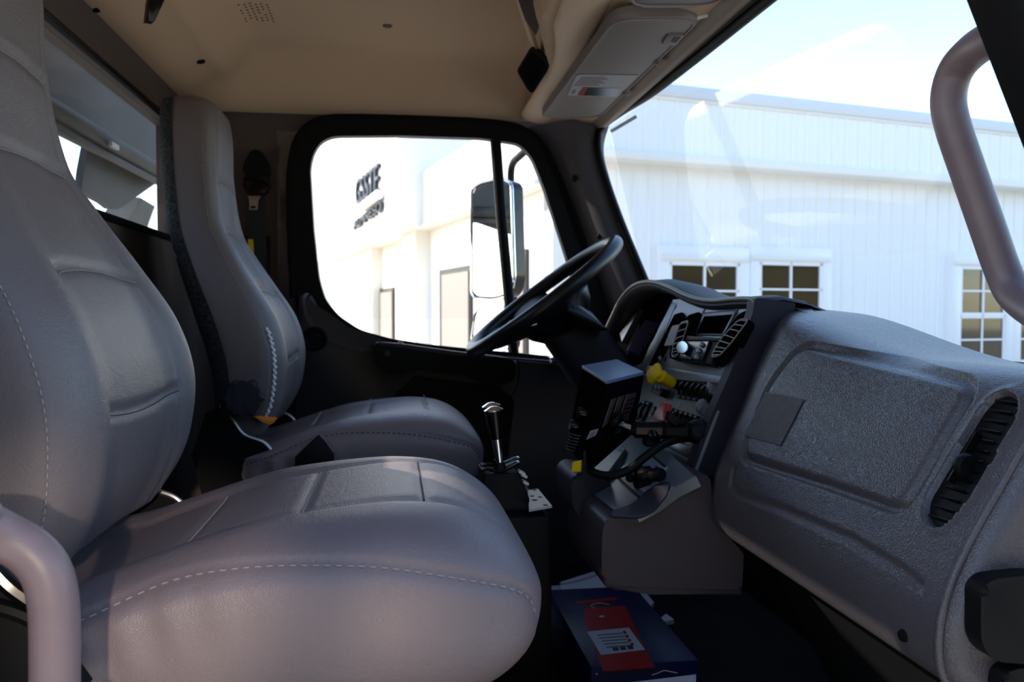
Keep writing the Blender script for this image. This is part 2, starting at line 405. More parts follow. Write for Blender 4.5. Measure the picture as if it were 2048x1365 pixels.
hook = empty('coat_hook', U(305, 20, X=-0.50), 'black plastic coat hook on the headliner behind the seats', 'hook')
pl = Plane(U(305, 20, X=-0.46), (0.55, -0.83, -0.1))
plate('hook_arm', [(293, 44), (306, 46), (311, 42), (331, -2), (330, -20), (302, -20), (297, 5)], pl, -0.008, 0.010, 'black_gloss', hook, 0.003)
plate('hook_base', [(296, -12), (334, -12), (338, -34), (298, -34)], pl, -0.018, -0.006, 'black', hook, 0.002)

# overhead shelf pieces
shelf = empty('overhead_console', (0.4, 1.8, 1.42), 'beige overhead shelf above the windshield with dark openings', 'console')
grid('shelf_lip', [[U(x-5, y, Z=CZ+0.655)+Vector((0, 0, dz)) for (x, y) in ((1022, -40), (1030, 0), (1045, 45), (1062, 95), (1082, 122), (1108, 142))] for dz in (0.02,)] +
     [[U(x+9, y+2, Z=CZ+0.645) for (x, y) in ((1022, -40), (1030, 0), (1045, 45), (1062, 95), (1082, 122), (1108, 142))]] +
     [[U(x+16, y, Z=CZ+0.652) for (x, y) in ((1022, -40), (1030, 0), (1045, 45), (1062, 95), (1082, 122), (1108, 142))]], 'headliner_front', shelf, thick=-0.006)
pl = Plane(U(1068, 140, Y=2.05), (-0.50, -0.72, -0.48))
plate('cubby_frame', [(1033, 142), (1061, 94), (1075, 100), (1098, 124), (1096, 138), (1064, 188), (1055, 180)], pl, -0.006, 0.006, 'black', shelf, 0.002, 0.006)
plate('cubby_opening', [(1039, 143), (1064, 102), (1091, 127), (1062, 178)], pl, 0.0055, 0.0075, 'black_gloss', shelf, 0, 0.004)
pl = Plane(U(1062, 40, Z=CZ+0.62), (-0.45, -0.25, -0.86))
plate('shelf_net', [(1036, -30), (1036, 0), (1050, 40), (1071, 72), (1082, 40), (1092, 0), (1098, -30)], pl, -0.004, 0.004, mat('net_brown', (58, 48, 44), 0.9), shelf, 0.001)
# rounded front roll of the console between the shelf and the visors
rows = []
for y in [0.62+0.06*i for i in range(32)]:
    e = 0.435-0.02*math.log(1+math.exp((0.435-xc(y)-0.125)/0.02))
    rows.append([(e+0.055*math.cos(a)*0.9, y, CZ+0.60-0.028*math.sin(a)) for a in [math.pi*k/10 for k in range(11)]])
grid('shelf_roll', rows, 'headliner_front', shelf)

# windshield header, seal and glass
def xw(z): return 0.648+(1.335-z)*0.24
hdr = empty('trim_2', (0.6, 1.6, 1.33), 'grey-beige trim along the top of the windshield', kind='structure')
rows = []
for y in [0.62+0.058*i for i in range(32)]:
    zz = CZ+0.568; rows.append([(0.585, y, zz+0.012), (0.595, y, zz-0.008), (0.610, y, zz-0.020), (0.628, y, zz-0.020), (0.640, y, zz-0.008), (0.645, y, zz+0.02)])
grid('header_roll', rows, mat('header_trim', (132, 118, 106), 0.55, bump=('noise', 800, 0.12, 0.0008)), hdr)
for (px, py) in ((1318, 128), (1252, 188)):
    p = U(px, py, Z=CZ+0.549)
    lathe('header_plug', [(0, -0.004), (0.008, -0.003), (0.010, 0.002), (0.010, 0.01)], p, (0.2, 0, 1), 'visor', hdr, 14)
seal_pts = [U(x, y, X=0.645) for (x, y) in ((1560, -20), (1480, 45), (1390, 118), (1300, 188), (1240, 226))] + \
           [U(x, y, Y=2.42) for (x, y) in ((1203, 255), (1196, 280), (1198, 310), (1210, 355), (1240, 440), (1292, 565), (1335, 665))]
lead = seal_pts[0]
seal_pts = [Vector((0.645, 0.64, lead.z)), Vector((0.65, 1.0, lead.z))] + seal_pts
head_pts = spline(seal_pts[:8], 6)
ws = empty('window_2', (0.7, 1.5, 0.75), 'clear windshield in a black rubber seal', kind='structure')
bm = bmesh.new(); b_tube(bm, spline(seal_pts, 6), 0.011, 8); obj('rubber_seal', bm, 'black', ws, 60)
rows = []
for i in range(15):
    z = 1.345-(1.345-0.70)*i/14
    rows.append([(xw(z)+0.012+0.05*(1-((y-1.55)/0.93)**2)*0.6, y, z) for y in [0.62+1.86*k/24 for k in range(25)]])
grid('glass', rows, 'glass_wind', ws)
grid('frit_band', [[(p.x-0.012, p.y, CZ+0.556) for p in head_pts], [(p.x-0.006, p.y, (CZ+0.556+p.z)/2) for p in head_pts], [(p.x+0.002, p.y, p.z) for p in head_pts], [(p.x+0.02, p.y, p.z+0.05) for p in head_pts]], 'black', ws)
m_ = mat('sticker_film', (170, 172, 168), 0.6); tl_ = m_.node_tree.nodes.new('ShaderNodeBsdfTranslucent'); tl_.inputs[0].default_value = (0.5, 0.5, 0.48, 1)
mx_ = m_.node_tree.nodes.new('ShaderNodeMixShader'); mx_.inputs[0].default_value = 0.6
m_.node_tree.links.new(m_.node_tree.nodes['Principled BSDF'].outputs[0], mx_.inputs[1]); m_.node_tree.links.new(tl_.outputs[0], mx_.inputs[2]); m_.node_tree.links.new(mx_.outputs[0], m_.node_tree.nodes['Material Output'].inputs[0])
pl = Plane(U(1247, 246, Y=2.36), (-0.97, -0.02, -0.24))
plate('sticker', [(1219, 261), (1223, 266), (1274, 236), (1271, 230)], pl, 0, 0.001, 'sticker_film', ws)

# driver's A pillar
ap = empty('trim_3', (0.6, 2.5, 0.8), 'grey plastic trim on the driver side windshield pillar', kind='structure')
A = [U(x, y, Y=2.55) for (x, y) in ((1048, 258), (1085, 285), (1122, 365), (1162, 475), (1203, 600), (1250, 740))]
B = [U(x, y, Y=2.43) for (x, y) in ((1206, 236), (1193, 290), (1205, 350), (1237, 440), (1289, 565), (1345, 700))]
A, B = spline(A, 6), spline(B, 6)
rows = []
for k in range(9):
    t = k/8; s = math.sin(t*math.pi)
    rows.append([a.lerp(b, t)+Vector((-0.012*s, -0.035*s, 0)) for a, b in zip(A, B)])
rows.append([b+Vector((0.035, 0.05, 0)) for b in B])
grid('pillar_trim', rows, 'pillar', ap)
for (px, py) in ((1149, 356), (1199, 473)):
    p = U(px, py, Y=2.46)
    lathe('screw_plug', [(0, 0.004), (0.006, 0.003), (0.0085, 0.0), (0.0085, -0.02)], p, (-0.25, -0.96, 0.05), 'black', ap, 14)

# driver's door: frame, seal, panes, panel
door = empty('door_1', (0.1, YL, 0.0), 'closed driver side door with a large rounded window', kind='structure')
wpx = [(622, 340), (628, 312), (643, 288), (668, 277), (800, 276), (960, 281), (1035, 292), (1060, 318), (1085, 380), (1130, 520), (1160, 630), (1172, 700), (1130, 716), (1040, 706), (935, 697), (850, 688), (780, 677), (720, 660), (678, 632), (652, 600), (640, 560), (629, 460)]
win_o = [U(x, y, Y=YL) for x, y in wpx]; win_o = round_poly(win_o, 0.02, 3)
spx = [(585, 420), (588, 330), (604, 275), (640, 246), (700, 238), (860, 240), (1000, 250), (1058, 266), (1092, 300), (1130, 385), (1178, 520), (1235, 700), (1240, 790), (900, 790), (700, 745), (610, 680), (592, 600)]
seal_o = [U(x, y, Y=YL) for x, y in spx]
ctr = U(880, 480, Y=YL)
ring_plate('window_frame', win_o, seal_o, (0, -0.035, 0), 'black', door, 0.005, center=ctr)
big = [Vector((x, YL+0.012, z)) for x, z in ((XR-0.05, -0.02), (0.95, -0.02), (0.95, 0.70), (0.77, 0.72), (0.715, 0.86), (0.60, 1.34), (0.60, 1.60), (XR-0.05, 1.60))]
seal_in = [c+(p-c)*0.985+Vector((0, 0.012, 0)) for p in seal_o for c in (ctr,)]
wl_ = empty('wall_left', (0.1, YL, 0), 'dark brown side wall around the driver door', kind='structure')
ring_plate('side_panel', seal_in, big, (0, 0.03, 0), 'trim_mauve', wl_, 0.0, center=ctr+Vector((0, 0.012, 0)))
tube('door_weatherstrip', spline([U(x-6, y-4, Y=YL-0.03) for x, y in spx[16:17]+spx[0:11]], 5), 0.010, 'rubber', wl_, 8)
prop(box('window_3', (0.98, 0.004, 0.56), (0.15, YL-0.016, 1.04), 'glass_clear'), 'side window pane of the driver door', kind='structure')
# sill hides the lower edge of the pane
tube('divider_bar', [U(990, 270, Y=YL-0.012), U(1003, 440, Y=YL-0.012), U(1022, 640, Y=YL-0.012), U(1028, 720, Y=YL-0.012)], 0.017, 'black', door, 10)
pxp = [(598, 590), (625, 590), (636, 612), (655, 640), (690, 665), (740, 684), (830, 699), (940, 711), (1040, 721), (1140, 731), (1240, 745), (1240, 1420), (580, 1420), (596, 700)]
dp = [U(x, y, Y=YL-0.03) for x, y in pxp]
prism('door_panel', dp, (0, -0.042, 0), 'door_plastic', door, 0.022, 5)
# fill between the pane's lower edge and the panel
prism('sill_seal', [U(x, y, Y=YL-0.01) for x, y in ((625, 585), (640, 595), (655, 618), (680, 640), (722, 663), (780, 680), (850, 691), (935, 700), (1040, 710), (1240, 722), (1240, 800), (600, 800))], (0, -0.03, 0), 'black', door, 0.004)
s1 = spline([U(x, y, Y=YL-0.034) for x, y in ((621, 588), (634, 612), (655, 640), (690, 664), (740, 683), (830, 698), (940, 710), (1040, 720))], 6)
s2 = spline([U(x, y, Y=YL-0.075) for x, y in ((603, 596), (611, 638), (636, 671), (680, 694), (738, 707), (828, 718), (938, 727), (1038, 734))], 6)
rows = []
for k in range(9):
    t = k/8; rows.append([a.lerp(b, t)+Vector((0, -0.010, 0.008))*math.sin(t*math.pi) for a, b in zip(s1, s2)])
grid('sill_shoulder', rows, 'dash_smooth', door, 60)
plY = Plane((0, YL-0.072, 0), (0, -1, 0))
plate('armrest_pull', [(746, 700), (750, 684), (800, 688), (900, 702), (1000, 714), (1034, 722), (1030, 760), (1000, 772), (960, 768), (930, 752), (840, 740), (800, 750), (775, 748), (750, 730)], plY, -0.005, 0.045, 'black', door, 0.012, 0.01)
plate('pull_cap', [(757, 686), (800, 690), (900, 703), (990, 714), (985, 718), (890, 709), (800, 696), (757, 691)], plY, 0.03, 0.047, 'dash_smooth', door, 0.002)
p = U(631, 678, Y=YL-0.072)
lathe('door_speaker', [(0.036, 0.0), (0.036, 0.007), (0.030, 0.009), (0.026, 0.004), (0.010, 0.002), (0, 0.004)], p, (0, -1, 0), 'black', door, 28)
lathe('pull_screw', [(0.009, 0.0), (0.009, 0.003), (0, 0.004)], U(775, 708, Y=YL-0.117), (0, -1, 0), 'door_plastic', door, 14)
plate('lower_pocket', [(790, 790), (830, 752), (1000, 775), (1030, 800), (1010, 960), (800, 960)], plY, -0.004, 0.010, 'black', door, 0.006, 0.01)
tube('panel_seam', spline([U(x, y, Y=YL-0.073) for x, y in ((1036, 716), (1038, 745), (1034, 775), (1020, 795), (1000, 806))], 5), 0.002, 'black', door, 6)
lathe('door_latch', [(0, 0.014), (0.008, 0.012), (0.010, 0.004), (0.008, 0)], U(800, 690, Y=YL-0.07), (0.2, -0.8, 0.5), 'chrome', door, 12)
plate('latch_lever', [(1100, 716), (1114, 713), (1120, 722), (1112, 729), (1100, 727)], plY, 0, 0.02, 'chrome', door, 0.004)
tube('sill_strip', spline([U(x, y, Y=YL-0.075) for x, y in ((960, 712), (1040, 719), (1100, 724), (1130, 728))], 4), 0.004, 'dash_smooth', door, 8)

# passenger side A pillar at the right edge
pp = empty('trim_4', (0.5, 0.66, 1.0), 'black passenger side windshield pillar', kind='structure')
def pil(z): return 0.497+(1.05-z)*0.46
rows = []
for z in (1.48, 1.3, 1.1, 0.9, 0.72):
    x = pil(z); rows.append([(x, 0.665, z), (x+0.012, 0.677, z), (x+0.10, 0.68, z), (x+0.12, 0.62, z), (x+0.06, 0.585, z), (x+0.012, 0.60, z), (x, 0.615, z)])
grid('pillar_post', rows, 'black', pp, 40, closed_u=True, caps=True)
tube('pillar_seal', [(pil(z)+0.03, 0.592, z) for z in (1.48, 1.2, 0.95, 0.72)], 0.008, 'rubber', pp, 8)

# ------------------------------------------------------------------ sun visors
def visor(y0, y1, x0, x1, z, label):
    v = empty('sun_visor', ((x0+x1)/2, (y0+y1)/2, z), label, 'sun visor', 'grey sun visors')
    o = round_poly([(x0, y0, z), (x1, y0, z+0.010), (x1, y1, z+0.004), (x0, y1, z-0.006)], 0.05, 8)
    bm = bmesh.new(); b_prism(bm, [Vector(p)+Vector((0, 0, 0.022)) for p in o], (0, 0, -0.022), 0.009, 3); obj('visor_pad', bm, 'visor', v)
    bm = bmesh.new(); c = Vector(((x0+x1)/2, (y0+y1)/2, z))
    b_tube(bm, [c+(Vector(p)-c)*0.965+Vector((0, 0, -0.0005)) for p in o], 0.0022, 6, closed=True); obj('piping', bm, mat('visor_piping', (126, 116, 116), 0.6) if 'visor_piping' not in M else 'visor_piping', v)
    tube('pivot_rod', [(x1-0.004, y0+0.03, z+0.018), (x1+0.016, y0+0.01, z+0.018), (x1+0.02, y0-0.012, z+0.025)], 0.0045, 'white_plastic', v, 8)
    return v
VZ = CZ+0.547
v1 = visor(1.505, 2.30, 0.41, 0.583, VZ, 'grey driver sun visor with a printed warning label')
v2 = visor(0.72, 1.455, 0.41, 0.583, VZ+0.004, 'plain grey passenger sun visor cut by the top of the frame')
plv = Plane((0.41, 1.505, VZ-0.0006), (0.0578, -0.00755, -1))
plate('warning_label', [(1135, 191), (1152, 152), (1157, 150), (1277, 151), (1233, 195)], plv, 0, 0.0012, 'grey_label', v1)
plate('label_panel', [(1157, 191), (1172, 175), (1242, 177), (1230, 193)], plv, 0.0012, 0.0018, mat('print_dark', (40, 44, 48), 0.3), v1)
plate('label_bar', [(1155, 191), (1167, 175), (1176, 175), (1166, 191)], plv, 0.0018, 0.0024, mat('print_red', (150, 40, 34), 0.4), v1)
for i in range(8):
    y = 154+i*2.4; x0 = 1160-i*2.3
    plate('label_print', [(x0+4, y), (x0+50+6*(i % 3), y), (x0+49+6*(i % 3), y+1.0), (x0+3, y+1.0)], plv, 0.0012, 0.0016, 'print_grey', v1)
plate('label_mark', [(1142, 188), (1146, 181), (1152, 180), (1149, 187)], plv, 0.0012, 0.0016, 'print_grey', v1)
for px, py in ((1340, 80),):
    plate('vanity_latch', [(px-16, py+10), (px-4, py-8), (px+28, py-9), (px+12, py+12)], plv, -0.001, 0.004, 'visor', v1, 0.001, 0.004)
    plate('latch_gap', [(px+2, py+4), (px+8, py-5), (px+22, py-6), (px+12, py+6)], plv, 0.004, 0.0048, 'black', v1)

# ------------------------------------------------------------------ seats
def spow(v, e): return math.copysign(abs(v)**e, v)
XF = [(0.46, -0.41), (0.50, -0.375), (0.56, -0.335), (0.61, -0.318), (0.69, -0.312), (0.77, -0.335), (0.85, -0.385), (0.92, -0.430), (0.98, -0.462), (1.11, -0.480), (1.22, -0.482), (1.285, -0.492)]
XB = [(0.46, -0.47), (0.50, -0.480), (0.65, -0.490), (0.78, -0.528), (0.94, -0.582), (1.0, -0.597), (1.11, -0.610), (1.26, -0.612), (1.285, -0.60)]
HW = [(0.46, 0.19), (0.50, 0.215), (0.56, 0.240), (0.61, 0.252), (0.69, 0.258), (0.77, 0.252), (0.85, 0.232), (0.92, 0.198), (0.98, 0.168), (1.05, 0.150), (1.11, 0.142), (1.22, 0.134), (1.285, 0.112)]
EX = 0.50
PANEL = [(0.46, 0.150), (0.69, 0.150), (0.85, 0.138), (0.95, 0.115), (1.05, 0.100), (1.285, 0.09)]
SEAMS = [0.672, 0.825, 0.965, 1.085]
def back_rec(z, yy, w):
    a = interp([(0.46, 0.010), (0.6, 0.026), (0.75, 0.030), (0.9, 0.020), (1.05, 0.008), (1.28, 0.0)], z)
    return a*(1-sstep(0.40, 0.80, abs(yy)/w))
def back_x(yy, z):
    w, xf, xb = smooth_tab(HW, z), smooth_tab(XF, z), smooth_tab(XB, z)
    c = min(1.0, (abs(yy)/w)**(1/EX)); s_ = math.sqrt(max(0, 1-c*c))
    return (xf+xb)/2+(xf-xb)/2*s_**EX-back_rec(z, yy, w)
def groove(d, wd, dp): return dp*max(0.0, 1-(abs(d)/wd)**2) if abs(d) < wd else 0.0
def seat_back(parent, o, name='backrest'):
    rows = []; NZ, NT = 132, 144
    for i in range(NZ+1):
        z = 0.488+(1.285-0.488)*i/NZ
        w, xf, xb = smooth_tab(HW, z), smooth_tab(XF, z), smooth_tab(XB, z); r = []
        e = 1.0
        if z < 0.508: e = math.sqrt(max(0.02, 1-((0.508-z)/0.0205)**2))
        if z > 1.255: e = math.sqrt(max(0.02, 1-((z-1.255)/0.031)**2))
        xm = (xf+xb)/2
        for k in range(NT):
            t = 2*math.pi*k/NT; c, s_ = math.cos(t), math.sin(t)
            yy = w*spow(c, EX)*(0.55+0.45*e); x = xm+(xf-xb)/2*spow(s_, EX)*e
            if s_ > 0:
                x -= back_rec(z, yy, w)*e
                pw = interp(PANEL, z)
                x -= groove(abs(yy)-pw, 0.006, 0.0035)
                if abs(yy) < pw:
                    for zs in SEAMS:
                        x -= groove(z-zs-0.02*(1-(yy/pw)**2)*(1 if zs > 0.7 else -1)*0.5, 0.009, 0.005)
            r.append((o[0]+x, o[1]+yy, z+o[2]))
        rows.append(r)
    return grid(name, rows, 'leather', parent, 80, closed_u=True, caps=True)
ZT = [(-0.46, 0.472), (-0.42, 0.476), (-0.36, 0.486), (-0.30, 0.506), (-0.22, 0.534), (-0.15, 0.553), (-0.02, 0.566), (0.05, 0.562), (0.10, 0.553), (0.17, 0.530)]
ZSEAM = [(-0.44, 0.440), (-0.36, 0.462), (-0.30, 0.484), (-0.22, 0.514), (-0.147, 0.525), (-0.06, 0.525), (0.0, 0.520), (0.08, 0.504), (0.13, 0.486), (0.150, 0.462), (0.158, 0.42)]
CW = 0.255; XE = 0.165
def cush_e(x):
    return (max(0.0, 1-(max(0, x-0.02)/(XE-0.02))**2.6))**0.42
def cush_w(x):
    return CW*(0.62+0.38*cush_e(x)**0.8) - 0.04*sstep(-0.28, -0.46, x)
def cushion(parent, o):
    rows = []; NT = 132; xs_ = [-0.46+0.48*i/70 for i in range(70)]+[0.02+(XE-0.02)*math.sin(math.pi/2*i/34) for i in range(35)]
    zc, zb = 0.465, 0.345
    for x in xs_:
        e = max(0.03, cush_e(x)); w = cush_w(x); zt_ = zc+(smooth_tab(ZT, x)-zc)*e; zb_ = zc-(zc-zb)*e; r = []
        for k in range(NT):
            t = 2*math.pi*k/NT; c, s_ = math.cos(t), math.sin(t)
            yy = w*spow(c, 0.42); z = zc+((zt_-zc) if s_ > 0 else (zc-zb_))*spow(s_, 0.62)
            if s_ > 0.2:
                z -= 0.012*(1-sstep(0.35, 0.75, abs(yy)/CW))*(1-sstep(-0.2, 0.1, x))     # hollow towards the back
                z -= groove(abs(yy)-0.125, 0.007, 0.004)
                if abs(yy) < 0.125:
                    for xs2 in (-0.235, -0.105, 0.035): z -= groove(x-xs2, 0.007, 0.0035)
            if abs(c) > 0.3:
                d = z-smooth_tab(ZSEAM, x)
                yy -= math.copysign(groove(d, 0.006, 0.003), yy)
                if d < 0: yy += math.copysign(0.004*sstep(0, -0.02, d)*(1-sstep(-0.05, -0.11, d))*(1+0.5*math.sin(x*130+z*35)*sstep(-0.1, -0.3, x)), yy)
            r.append((o[0]+x, o[1]+yy, z+o[2]))
        rows.append(r)
    return grid('cushion', rows, 'leather_lit', parent, 80, closed_u=True, caps=True)
def cush_y(x, z):
    """half width of the cushion surface at a height on its side"""
    zc = 0.465; e = max(0.03, cush_e(x)); w = cush_w(x); zt_ = zc+(smooth_tab(ZT, x)-zc)*e
    q = min(1.0, max(0.0, (z-zc)/max(1e-4, zt_-zc)))**(1/0.62)
    return w*math.sqrt(max(0, 1-q*q))**0.42
def dashes(name, path, mat_, parent, step=0.011, fill=0.62, r=0.0011):
    """a row of stitches along a path"""
    bm = bmesh.new(); acc = 0.0; L_ = [0.0]
    for a, b in zip(path, path[1:]): L_.append(L_[-1]+(b-a).length)
    def at(s):
        for i in range(len(L_)-1):
            if s <= L_[i+1]:
                f = (s-L_[i])/max(1e-9, L_[i+1]-L_[i]); return path[i].lerp(path[i+1], f)
        return path[-1]
    s = 0.0
    while s+step*fill < L_[-1]:
        b_tube(bm, [at(s), at(s+step*fill*0.5), at(s+step*fill)], [r*0.7, r, r*0.7], 5); s += step
    return prop(obj(name, bm, mat_, parent), kind='stuff')
def seat(label, ob, oc, detail):
    root = empty('truck_seat', (oc[0]-0.15, oc[1], 0.0), label, 'seat', 'grey leather cab seats')
    b = seat_back(root, ob); c = cushion(root, oc)
    for sgn in (-1, 1):
        pth = []
        for i in range(80):
            x = -0.42+0.572*i/79; z = smooth_tab(ZSEAM, x); pth.append(Vector((oc[0]+x, oc[1]+sgn*(cush_y(x, z)+0.0012), z+oc[2]-0.002)))
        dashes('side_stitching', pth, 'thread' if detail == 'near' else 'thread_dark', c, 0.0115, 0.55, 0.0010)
        # stitched welt down each bolster of the backrest
        pth = []
        for i in range(70):
            z = 0.515+0.605*i/69; w = smooth_tab(HW, z); yy = w*0.985; pth.append(Vector((ob[0]+back_x(yy, z)+0.004, ob[1]+sgn*(yy+0.0005), z)))
        dashes('bolster_stitching', pth, 'thread', b, 0.009, 0.55, 0.0008)
    for zs in SEAMS:
        pth = []
        for i in range(31):
            pw = interp(PANEL, zs)*0.97; yy = -pw+2*pw*i/30
            zz = zs+0.02*(1-(yy/pw)**2)*(1 if zs > 0.7 else -1)*0.5-0.004
            pth.append(Vector((ob[0]+back_x(yy, zz)+0.0003, ob[1]+yy, zz)))
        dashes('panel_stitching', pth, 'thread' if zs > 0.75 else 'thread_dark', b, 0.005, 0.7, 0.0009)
    zc = 0.465
    for xs2 in (-0.235, -0.105, 0.035):
        pth = []
        for i in range(25):
            yy = -0.123+0.246*i/24; e = cush_e(xs2); w = cush_w(xs2); zt_ = zc+(smooth_tab(ZT, xs2)-zc)*e
            q = min(1, (abs(yy)/w)**(1/0.42)); z = zc+(zt_-zc)*math.sqrt(1-q*q)**0.62-0.012*(1-sstep(0.35, 0.75, abs(yy)/CW))*(1-sstep(-0.2, 0.1, xs2))
            pth.append(Vector((oc[0]+xs2, oc[1]+yy, z-0.0025)))
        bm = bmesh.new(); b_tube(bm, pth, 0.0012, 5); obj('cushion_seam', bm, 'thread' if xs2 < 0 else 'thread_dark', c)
    # black base under the cushion and the side plates that carry the backrest
    bm = bmesh.new(); b_box(bm, (0.46, 0.42, 0.05), (oc[0]-0.16, oc[1], 0.335), bevel=0.01); b_box(bm, (0.36, 0.36, 0.32), (oc[0]-0.16, oc[1], 0.16), bevel=0.02)
    obj('seat_base', bm, 'black', root)
    for sgn in (-1, 1):
        y = oc[1]+sgn*0.235
        pr = [(-0.47, 0.56), (-0.44, 0.575), (-0.415, 0.545), (-0.39, 0.51), (-0.35, 0.492), (-0.33, 0.47), (-0.33, 0.40), (-0.40, 0.36), (-0.48, 0.38), (-0.50, 0.47)]
        dx = ob[0]*0.5+oc[0]*0.5
        prism('hinge_plate', [(dx+px_, y, pz) for px_, pz in pr], (0, 0.006, 0), 'black', root, 0.001)
        bm = bmesh.new(); b_tube(bm, spline([(dx+px_, y+0.003, pz+0.002) for px_, pz in pr[1:6]], 5), 0.0045, 8); obj('hinge_edge', bm, 'steel', root)
    return root, b, c
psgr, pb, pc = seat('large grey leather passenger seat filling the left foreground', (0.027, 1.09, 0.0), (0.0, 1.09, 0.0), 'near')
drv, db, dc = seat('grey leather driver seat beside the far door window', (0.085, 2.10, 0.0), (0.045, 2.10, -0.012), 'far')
# driver seat extras: cloth back, recline knob, torn corner, puckered seam painted sunlit white
rows = []
for i in range(50):
    z = 0.50+(1.268-0.50)*i/49; w, xf, xb = smooth_tab(HW, z)+0.003, smooth_tab(XF, z), smooth_tab(XB, z); r = []
    for k in range(25):
        t = math.pi*1.05+math.pi*0.90*k/24
        r.append((0.085+(xf+xb)/2+((xf-xb)/2+0.004)*spow(math.sin(t), EX), 2.10+w*spow(math.cos(t), EX), z))
    rows.append(r)
prop(grid('cloth_back', rows, 'cloth', drv), 'dark grey felt cloth on the back of the seat')
kn = U(488, 797, Y=1.83); bm = bmesh.new(); prof = []
pts = []
for k in range(48):
    a = 2*math.pi*k/48; r = 0.038+0.0055*math.cos(6*a); pts.append((kn.x+r*math.cos(a), kn.y+0.012, kn.z+r*math.sin(a)))
prism('recline_knob', pts, (0, -0.026, 0), 'pod', drv, 0.006, 3)
pl = Plane(U(535, 838, Y=1.86), (0.25, -0.95, 0.1))
plate('torn_corner', [(508, 834), (520, 832), (556, 836), (548, 846), (540, 851), (526, 846)], pl, -0.006, 0.002, 'orange', drv, 0.002)
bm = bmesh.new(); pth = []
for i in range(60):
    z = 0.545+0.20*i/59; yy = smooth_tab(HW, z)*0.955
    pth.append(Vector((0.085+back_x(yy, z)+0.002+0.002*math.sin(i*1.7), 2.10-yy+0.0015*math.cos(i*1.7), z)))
b_tube(bm, pth, [0.0035+0.0012*math.sin(i*1.7+1) for i in range(60)], 6); obj('sunlit_puckered_seam', bm, 'white_plastic', drv)  # white colour stands in for sunlight caught on the bolster's ruffled edge
pl = Plane(U(628, 892, Y=1.84), (0.05, -1, 0.1))
bk = empty('seat_belt_buckle', U(628, 900, Y=1.84), 'black seat belt buckle standing beside the driver cushion', 'buckle')
plate('buckle_body', [(590, 915), (612, 893), (634, 872), (640, 871), (655, 885), (668, 906), (668, 940), (590, 940)], pl, -0.012, 0.010, 'black', bk, 0.003)
tube('release_edge', spline([pl.at(x, y, 0.008) for x, y in ((640, 872), (650, 882), (660, 896), (667, 906))], 4), 0.0025, mat('buckle_purple', (112, 70, 96), 0.5), bk, 6)

# ------------------------------------------------------------------ seat belt on the driver side wall
sb = empty('seat_belt', U(513, 400, Y=2.53), 'black shoulder belt hanging from an anchor behind the driver seat', 'seat belt')
plb = Plane((0, 2.535, 0), (0, -1, 0))
plate('anchor_cover', [(484, 345), (488, 325), (500, 303), (512, 298), (524, 304), (538, 328), (540, 345), (530, 354), (495, 354)], plb, 0, 0.03, 'black', sb, 0.008, 0.006)
plate('belt_guide', [(488, 352), (536, 352), (540, 372), (530, 388), (494, 388), (486, 372)], plb, 0.004, 0.035, 'black_gloss', sb, 0.005, 0.005)
plate('webbing', [(496, 380), (529, 380), (536, 640), (496, 640)], plb, 0.010, 0.014, 'belt', sb)
plate('tongue', [(495, 392), (522, 392), (516, 402), (515, 420), (498, 420), (499, 402)], plb, 0.016, 0.020, mat('tongue_metal', (150, 130, 118), 0.4, metal=0.2), sb, 0.001)
plate('tongue_slot', [(501, 412), (511, 412), (511, 417), (501, 417)], plb, 0.020, 0.0205, 'black', sb)
plate('yellow_tag', [(496, 479), (506, 479), (508, 507), (498, 509)], plb, 0.016, 0.018, 'yellow', sb)
plate('retractor_cover', [(484, 472), (540, 472), (538, 700), (484, 700)], plb, 0.0, 0.009, 'black', sb, 0.004)

# ------------------------------------------------------------------ grab handles
gh = empty('grab_handle', (0.53, 0.70, 1.0), 'taupe padded grab handle curving from the windshield pillar', 'grab handle', 'taupe grab handles')
g = [U(2060, 45, Y=0.665), U(2000, 70, Y=0.70), U(1950, 98, Y=0.745), U(1912, 140, Y=0.775), U(1897, 195, Y=0.785), U(1905, 250, Y=0.785), U(1935, 340, Y=0.785), U(1975, 455, Y=0.78), U(2005, 540, Y=0.775), U(2030, 590, Y=0.76), U(2075, 625, Y=0.72), U(2130, 650, Y=0.665)]
tube('grip', spline(g, 8), 0.0172, 'tube_grip', gh, 20)
for p, q in ((g[0], g[1]), (g[-1], g[-2])): lathe('mount_collar', [(0, -0.01), (0.024, -0.01), (0.024, 0.006), (0.018, 0.012)], p, q-p, 'black', gh, 18)
gh2 = empty('grab_handle', U(108, 1365, Y=0.66), 'taupe padded grab handle at the lower left door edge', 'grab handle', 'taupe grab handles')
g = [Vector((-0.425, 0.605, U(-95, 1030, Y=0.64).z+0.01)), U(-95, 1030, Y=0.64), U(-40, 1050, Y=0.65), U(5, 1072, Y=0.66), U(55, 1100, Y=0.665), U(90, 1140, Y=0.665), U(106, 1195, Y=0.665), U(110, 1270, Y=0.665), U(110, 1365, Y=0.665), U(110, 1470, Y=0.665)]
tube('grip', spline(g, 8), 0.0178, 'tube_grip', gh2, 20)
lathe('mount_collar', [(0, -0.01), (0.024, -0.01), (0.024, 0.006), (0.018, 0.012)], g[-1], (0, 0, 1), 'black', gh2, 18)
lathe('mount_collar', [(0, -0.01), (0.024, -0.01), (0.024, 0.006), (0.018, 0.012)], g[0], g[1]-g[0], 'black', gh2, 18)
prism('side_shield', [U(x, y, Y=0.822) for x, y in ((-70, 1120), (10, 1150), (60, 1180), (105, 1220), (140, 1290), (160, 1400), (-70, 1400))], (0, -0.008, 0), 'black', psgr, 0.003)
